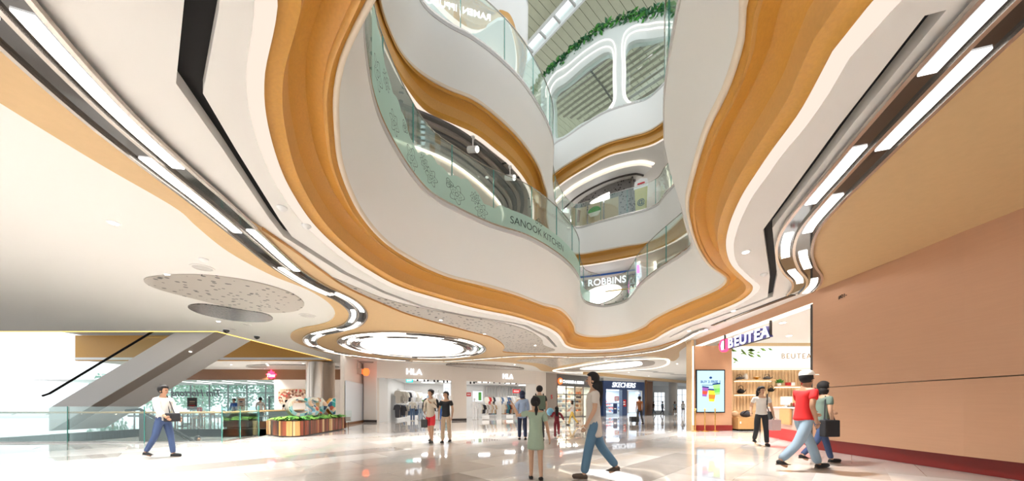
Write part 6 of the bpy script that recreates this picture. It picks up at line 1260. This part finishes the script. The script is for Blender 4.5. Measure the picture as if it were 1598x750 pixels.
    fin(skin_mesh(V, E, sub), 'trousers' if leglen > .5 else 'shorts', bottom)
    for i, (hip, kn_, an) in enumerate(lg):
        f_ = foot_dir[i]; b = B(); c0 = an + Vector((0, 0, -.035))
        b.tube([c0 - f_ * .055, c0 - f_ * .03, c0 + f_ * .04, c0 + f_ * .12 + Vector((0, 0, -.008)), c0 + f_ * .175 + Vector((0, 0, -.012)), c0 + f_ * .19 + Vector((0, 0, -.015))], [.018, .042, .046, .042, .032, .012], 10)
        for q in b.bm.verts:
            if q.co.z < an.z - .066: q.co.z = an.z - .066
        m_ = bpy.data.meshes.new('shoe'); b.bm.to_mesh(m_); b.bm.free(); so_ = fin(m_, 'shoe', shoe)
        b = B(); b.tube([c0 - f_ * .05 + Vector((0, 0, -.028)), c0 + f_ * .05 + Vector((0, 0, -.028)), c0 + f_ * .17 + Vector((0, 0, -.028))], [.036, .043, .034], 10)
        for q in b.bm.verts: q.co.z = max(min(q.co.z, an.z - .056), an.z - .07)
        m_ = bpy.data.meshes.new('sole'); b.bm.to_mesh(m_); b.bm.free(); fin(m_, 'sole', 'sole', so_)
    # hair
    b = B(); b.ball((0, 0, 0), 1, (1, 1, 1), 18, 12); hv = []
    for q in b.bm.verts:
        u_ = q.co.copy(); fr = u_.y; p_ = hc + Vector((0, 0, .028)) + (hr * u_.x * .104 + hf * (u_.y * .110 - .016) + Vector((0, 0, u_.z * .112)))
        if fr > .35 and u_.z < .45: p_ = p_ - hf * (.045 * min(1, (fr - .35) * 3))
        q.co = p_
    if hairstyle in ('long', 'tail', 'bun', 'bob'):
        bk = hc - hf * .075
        if hairstyle == 'long': b.tube([hc - hf * .03 + Vector((0, 0, .03)), bk + Vector((0, 0, -.06)), bk - hf * .02 + Vector((0, 0, -.20)), bk - hf * .02 + Vector((0, 0, -.40)), bk - hf * .005 + Vector((0, 0, -.56))], [.085, .098, .09, .07, .02], 12)
        if hairstyle == 'bob': b.tube([hc - hf * .02, hc - hf * .035 + Vector((0, 0, -.08)), hc - hf * .04 + Vector((0, 0, -.15))], [.09, .098, .07], 12)
        if hairstyle == 'tail': b.tube([bk + Vector((0, 0, .03)), bk - hf * .06 + Vector((0, 0, .0)), bk - hf * .07 + Vector((0, 0, -.14)), bk - hf * .04 + Vector((0, 0, -.26))], [.03, .04, .04, .012], 8)
        if hairstyle == 'bun': b.ball(bk - hf * .02 + Vector((0, 0, .06)), .058, (1, 1, 1), 10, 8)
    m_ = bpy.data.meshes.new('hair'); b.bm.to_mesh(m_); b.bm.free(); fin(m_, 'hair' if not scarf else 'headscarf', scarf or hair)
    root['k'] = k; root['dz'] = dzz
    return root
def loc_of(root, x, y, z):                      # local (1.70 m) figure space -> world
    k = root['k']; c, s = math.cos(root.rotation_euler.z), math.sin(root.rotation_euler.z); X, Y_, Z = x * k, y * k, (z + root['dz']) * k
    return Vector((root.location.x + c * X - s * Y_, root.location.y + s * X + c * Y_, root.location.z + Z))
def bag(name, label, cat, p, size, m, strap_to=None, strap_m='c_black'):
    t = thing(name, label, cat, (p[0], p[1], p[2] - size[2] / 2)); x, y, z = p; w_, d_, h_ = size
    b = B(); b.box(x - w_ / 2, x + w_ / 2, y - d_ / 2, y + d_ / 2, z - h_ / 2, z + h_ / 2); b.build('bag_body', m, t, bevel=min(w_, d_, h_) * .22)
    if strap_to is not None: B().tube([(x - w_ * .35, y, z + h_ * .45), tuple(strap_to), (x + w_ * .35, y, z + h_ * .45)], .012, 6).build('strap', strap_m, t)
    return t
PI = math.pi
g_ = lambda px, py: tuple(G(px, py))
w1 = person('woman in red shorts, beige top and black cardigan walking with a dark bag', g_(672, 690), PI - .15, 1.70, ((12, 8), (-10, 16)), [((-.06, -.02, -.27), (.10, .16, -.10)), ((.06, -.03, -.27), (-.02, .14, -.40))], 0, 'c_beige', 'c_red', 'skin_a', 'hair_black', 'bun', 'shoe_black', .95, .86, .46, True, -25, 1.12, 2)
# open cardigan over the shoulders
me = skin_mesh([(0, -.03, 1.25, .155, .115), (0, -.03, 1.02, .155, .115), (0, -.02, 1.40, .11, .09), (-.19, -.01, 1.38, .075), (-.24, -.02, 1.12, .07), (-.11, .08, 1.26, .052), (.19, -.01, 1.38, .075), (.24, -.03, 1.12, .07), (.18, .09, 1.01, .052)], [(0, 1), (0, 2), (2, 3), (3, 4), (4, 5), (2, 6), (6, 7), (7, 8)], 2)
bmc = bmesh.new(); bmc.from_mesh(me); bmesh.ops.delete(bmc, geom=[v for v in bmc.verts if v.co.y > .055 and abs(v.co.x) < .085 and v.co.z < 1.43], context='VERTS'); bmc.to_mesh(me); bmc.free()
me.transform(Matrix.Scale(w1['k'], 4) @ Matrix.Translation((0, 0, w1['dz']))); new('cardigan', me, 'c_black', w1, False, True)
h_ = loc_of(w1, .20, .14, .93); bag('handbag', 'dark handbag hanging between the two strolling women', 'handbag', (h_.x + .04, h_.y, .62), (.20, .10, .26), 'c_char', (h_.x, h_.y, h_.z - .05))
w2 = person('woman in black shirt and wide tan trousers walking beside the red shorts', g_(696, 690), PI - .1, 1.63, ((-8, 10), (10, 6)), [((-.07, .0, -.27), (-.06, .08, -.52)), ((.07, .0, -.27), (.07, .05, -.52))], 0, 'c_black', 'c_tan', 'skin_a', 'hair_black', 'tail', 'shoe_black', .5, .90, .98, True, -10, 1.05, 2, None, False, 'person', 1.15)
k1 = person('child in long sage green tee with one arm raised, seen from behind', g_(836, 748), .05, 1.32, ((6, 4), (-6, 14)), [((-.20, .04, -.06), (-.30, .10, .16)), ((.07, -.02, -.27), (.13, .05, -.53))], 2, 'c_sage', 'c_brownsh', 'skin_a', 'hair_black', 'tail', 'shoe_black', .6, .66, .30, False, 0, 1.22, 2, None, False, 'person', 1.5)
w4 = person('woman in dark headscarf and pale blue top beyond the green tee child', g_(815, 686), .1, 1.68, ((8, 6), (-8, 12)), None, 0, 'c_lblue', 'c_navy', 'skin_a', 'hair_black', 'bob', 'shoe_black', .95, .80, 1.0, False, 0, 1.15, 1, None, False, 'person', 1.2, 'c_navy')
m5 = person('man with black hair wearing an olive backpack, seen from behind', g_(842, 687.5), 0, 1.84, ((8, 6), (-8, 12)), None, 0, 'c_black', 'c_char', 'skin_c', 'hair_black', 'short', 'shoe_black', .5, .90, 1.0, False)
bp = loc_of(m5, 0, -.22, 1.20); t = bag('backpack', 'olive green backpack on the back of the black haired man', 'backpack', (bp.x, bp.y, bp.z), (.34, .16, .46), 'c_olive')
for s_ in (-1, 1): a, b_2, c = loc_of(m5, s_ * .11, -.16, 1.38), loc_of(m5, s_ * .12, .02, 1.47), loc_of(m5, s_ * .12, .14, 1.25); B().tube([a, b_2, c], .02, 6).build('strap', 'c_black', t)
k6 = person('child in a maroon suit running away with a pale blue balloon', g_(869, 684), -.1, 1.17, ((24, 20), (-18, 40)), [((-.10, .08, -.22), (-.16, .22, -.10)), ((.12, -.06, -.22), (.20, .06, -.38))], 6, 'c_maroon', 'c_maroon', 'skin_a', 'hair_black', 'long', 'shoe_white', .95, .86, 1.0, False)
p = loc_of(k6, -.34, .25, 1.44); t = thing('balloon', 'round pale blue balloon held by the maroon child', 'balloon', tuple(p)); B().ball(p, .135, (1, 1, 1.06), 16, 12).build('skin', 'balloon', t, smooth=True); hd_ = loc_of(k6, -.33, .22, 1.26); B().tube([p - Vector((0, 0, .14)), hd_], .006, 5).build('stick', 'white', t)
p7 = person('youth in white top and mustard trousers walking before the accessory shop', g_(893, 663), PI / 2 - .3, 1.50, ((20, 10), (-18, 22)), [((-.05, .10, -.25), (-.03, .26, -.36)), ((.05, -.08, -.26), (.05, -.02, -.50))], 0, 'c_white', 'c_mustard', 'skin_a', 'hair_brown', 'bob', 'shoe_black', .5)
w8 = person('woman with very long dark hair in grey tunic and jeans striding past', g_(926, 744.5), PI / 2 - .05, 1.74, ((13, 3), (-20, 18)), [((-.05, .02, -.27), (-.04, .14, -.50)), ((.05, -.06, -.27), (.05, -.02, -.52))], 0, 'c_grey', 'c_jean', 'skin_a', 'hair_black', 'long', 'sole', .6, .70, 1.0, True, 0, 1.12, 2, None, False, 'person', 1.35)
m9 = person('man in rust brown vest pulling a low black trolley', g_(998, 662), .15, 1.74, ((10, 8), (-10, 14)), [((-.06, -.06, -.27), (-.12, -.12, -.50)), ((.06, .02, -.27), (.06, .06, -.52))], 0, 'c_rust', 'c_char', 'skin_b', 'hair_black', 'short', 'shoe_black', .35, .88, 1.0, False)
p = G(989.5, 660.5); t = thing('trolley', 'low black box trolley with pale wheels pulled by the rust vest man', 'trolley', (p.x, p.y, 0)); B().box(p.x - .26, p.x + .26, p.y - .2, p.y + .2, .12, .46).build('box', 'c_char', t, bevel=.02)
for sx in (-.2, .2):
    for sy in (-.15, .15): B().lathe([(.05, -.02), (.05, .02)], (0, 0, 0), 12); bq = B().lathe([(.055, -.02), (.055, .02)], (0, 0, 0), 12); bq.bm.transform(Matrix.Translation((p.x + sx, p.y + sy, .056)) @ Matrix.Rotation(PI / 2, 4, 'X')); bq.build('wheel', 'white', t)
B().tube([(p.x + .24, p.y, .44), tuple(loc_of(m9, -.29, -.12, .85))], .012, 6).build('handle', 'steel', t)
for px, py, rz, top, bot, hs, lab, ll in ((1020, 646.5, PI / 2, 'c_char', 'c_jean', 'short', 'distant shopper in dark jacket by the far shelves', 1.0), (1034, 647, -PI / 2, 'c_jean', 'c_navy', 'short', 'distant shopper in blue walking across the corridor', 1.0), (1053, 647, PI, 'c_jeanlite', 'c_black', 'bob', 'distant shopper in grey blue top beside the far column', .4), (1066, 647.5, PI - .3, 'c_white', 'c_black', 'tail', 'distant woman in white top and black shorts', .35)):
    person(lab, g_(px, py), rz, 1.68, ((14, 8), (-14, 18)), None, 0, top, bot, 'skin_a', 'hair_black', hs, 'shoe_white', .5, .9, ll)
w14 = person('woman in cream tee and black trousers carrying a patterned carrier bag', g_(1188, 694), PI - .35, 1.76, ((14, 6), (-12, 22)), [((-.08, .0, -.27), (-.10, .10, -.50)), ((.08, -.04, -.26), (.12, .10, -.42))], 0, 'c_white', 'c_black', 'skin_a', 'hair_black', 'tail', 'shoe_black', .5, .93, 1.0, True, 28, 1.08, 2, None, False, 'person', 1.15)
h_ = loc_of(w14, -.27, .14, .80); bag('carrier_bag', 'pink and white patterned carrier bag held by the woman in cream tee', 'bag', (h_.x, h_.y - .02, .62), (.28, .14, .32), 'c_pinkbag', (h_.x, h_.y, h_.z + .04), 'c_white')
s1 = [loc_of(w14, -.10, .14, 1.18), loc_of(w14, -.14, .03, 1.50), loc_of(w14, -.15, -.14, 1.25), loc_of(w14, -.24, -.16, .98)]; t = thing('shoulder_bag', 'grey shoulder bag behind the woman in cream tee', 'bag', tuple(s1[3])); B().tube(s1, .016, 6).build('strap', 'c_char', t); b_2 = B().box(s1[3].x - .06, s1[3].x + .06, s1[3].y - .13, s1[3].y + .13, s1[3].z - .28, s1[3].z + .02); b_2.build('bag_body', 'c_char', t, bevel=.02)
m15 = person('man in red polo and pale cap striding along the tea counter', (5.46, 6.36, 0), -PI / 2 + .05, 1.90, ((28, 6), (-26, 22)), [((-.05, .10, -.26), (-.02, .30, -.36)), ((.06, -.10, -.25), (.05, -.02, -.48))], 4, 'c_polo', 'c_jeanlite', 'skin_b', 'hair_black', 'short', 'shoe_black', .55, .92, 1.0, True, 0, 1.05, 2, None, False, 'person', 1.3)
b = B(); hc_ = loc_of(m15, 0, .055, 1.655); b.lathe([(.118, 0), (.116, .04), (.09, .085), (.03, .105)], tuple(hc_), 18); t = thing('cap', 'pale cap on the head of the red polo man', 'cap', tuple(hc_)); b.build('crown', 'c_white', t, smooth=True); b = B(); b.ball((hc_.x + .12, hc_.y, hc_.z + .008), .1, (1, .85, .1), 14, 6); b.build('peak', 'c_white', t, smooth=True)
m16 = person('person in grey green top with black bag walking behind the red polo man', (6.42, 7.05, 0), -PI / 2 - .05, 1.72, ((22, 6), (-22, 24)), [((-.05, .12, -.25), (-.03, .30, -.30)), ((.06, -.04, -.26), (.05, .02, -.48))], 3, 'c_bluegrn', 'c_denimdk', 'skin_a', 'hair_black', 'bob', 'shoe_black', .55, .90, 1.0, True, 0, 1.05, 1)
h_ = loc_of(m16, .20, -.05, .86); bag('shoulder_bag', 'large black bag swinging from the person in grey green', 'bag', (h_.x, h_.y - .05, .74), (.30, .14, .34), 'c_black', tuple(loc_of(m16, .12, -.02, 1.42)))
m17 = person('person in black top and jeans with white sleeve at the stairwell glass', (-8.12, 7.9, 0), -PI / 2, 1.66, ((14, 6), (-14, 18)), [((-.05, .06, -.26), (-.02, .20, -.44)), ((.06, .10, -.25), (.04, .26, -.40))], 0, 'c_white', 'c_denimdk', 'skin_b', 'hair_black', 'short', 'shoe_black', .85, .90, 1.0, True)
p = loc_of(m17, .0, .22, .96); bag('sling_bag', 'black sling bag worn by the person at the stairwell glass', 'bag', (p.x, p.y, p.z), (.16, .26, .2), 'c_black', tuple(loc_of(m17, -.1, 0, 1.48)))
person('barista in white shirt and black braces behind the pastry cabinet', (-14.6, 19.7, 0), .2, 1.64, ((2, 2), (-2, 2)), None, 0, 'c_white', 'c_black', 'skin_c', 'hair_black', 'short', 'shoe_black', .5, .92, 1.0, False)
person('customer in black top near the pastry cabinet', (-13.2, 19.9, 0), .6, 1.50, ((2, 2), (-2, 2)), None, 4, 'c_black', 'c_navy', 'skin_c', 'hair_black', 'short', 'shoe_black', .5, .92, 1.0, False)
person('cafe guest in bright blue top among the round tables', (-18.0, 22.0, 0), PI, 1.62, ((2, 2), (-2, 2)), None, 0, 'blue', 'c_navy', 'skin_a', 'hair_black', 'short', 'shoe_white', .9)
person('rider in blue descending the stairwell escalator', (-11.95, 12.9, -1.66), -PI / 2, 1.68, ((2, 2), (-2, 2)), None, 0, 'c_jeanlite', 'c_navy', 'skin_b', 'hair_black', 'short', 'shoe_black', .5)
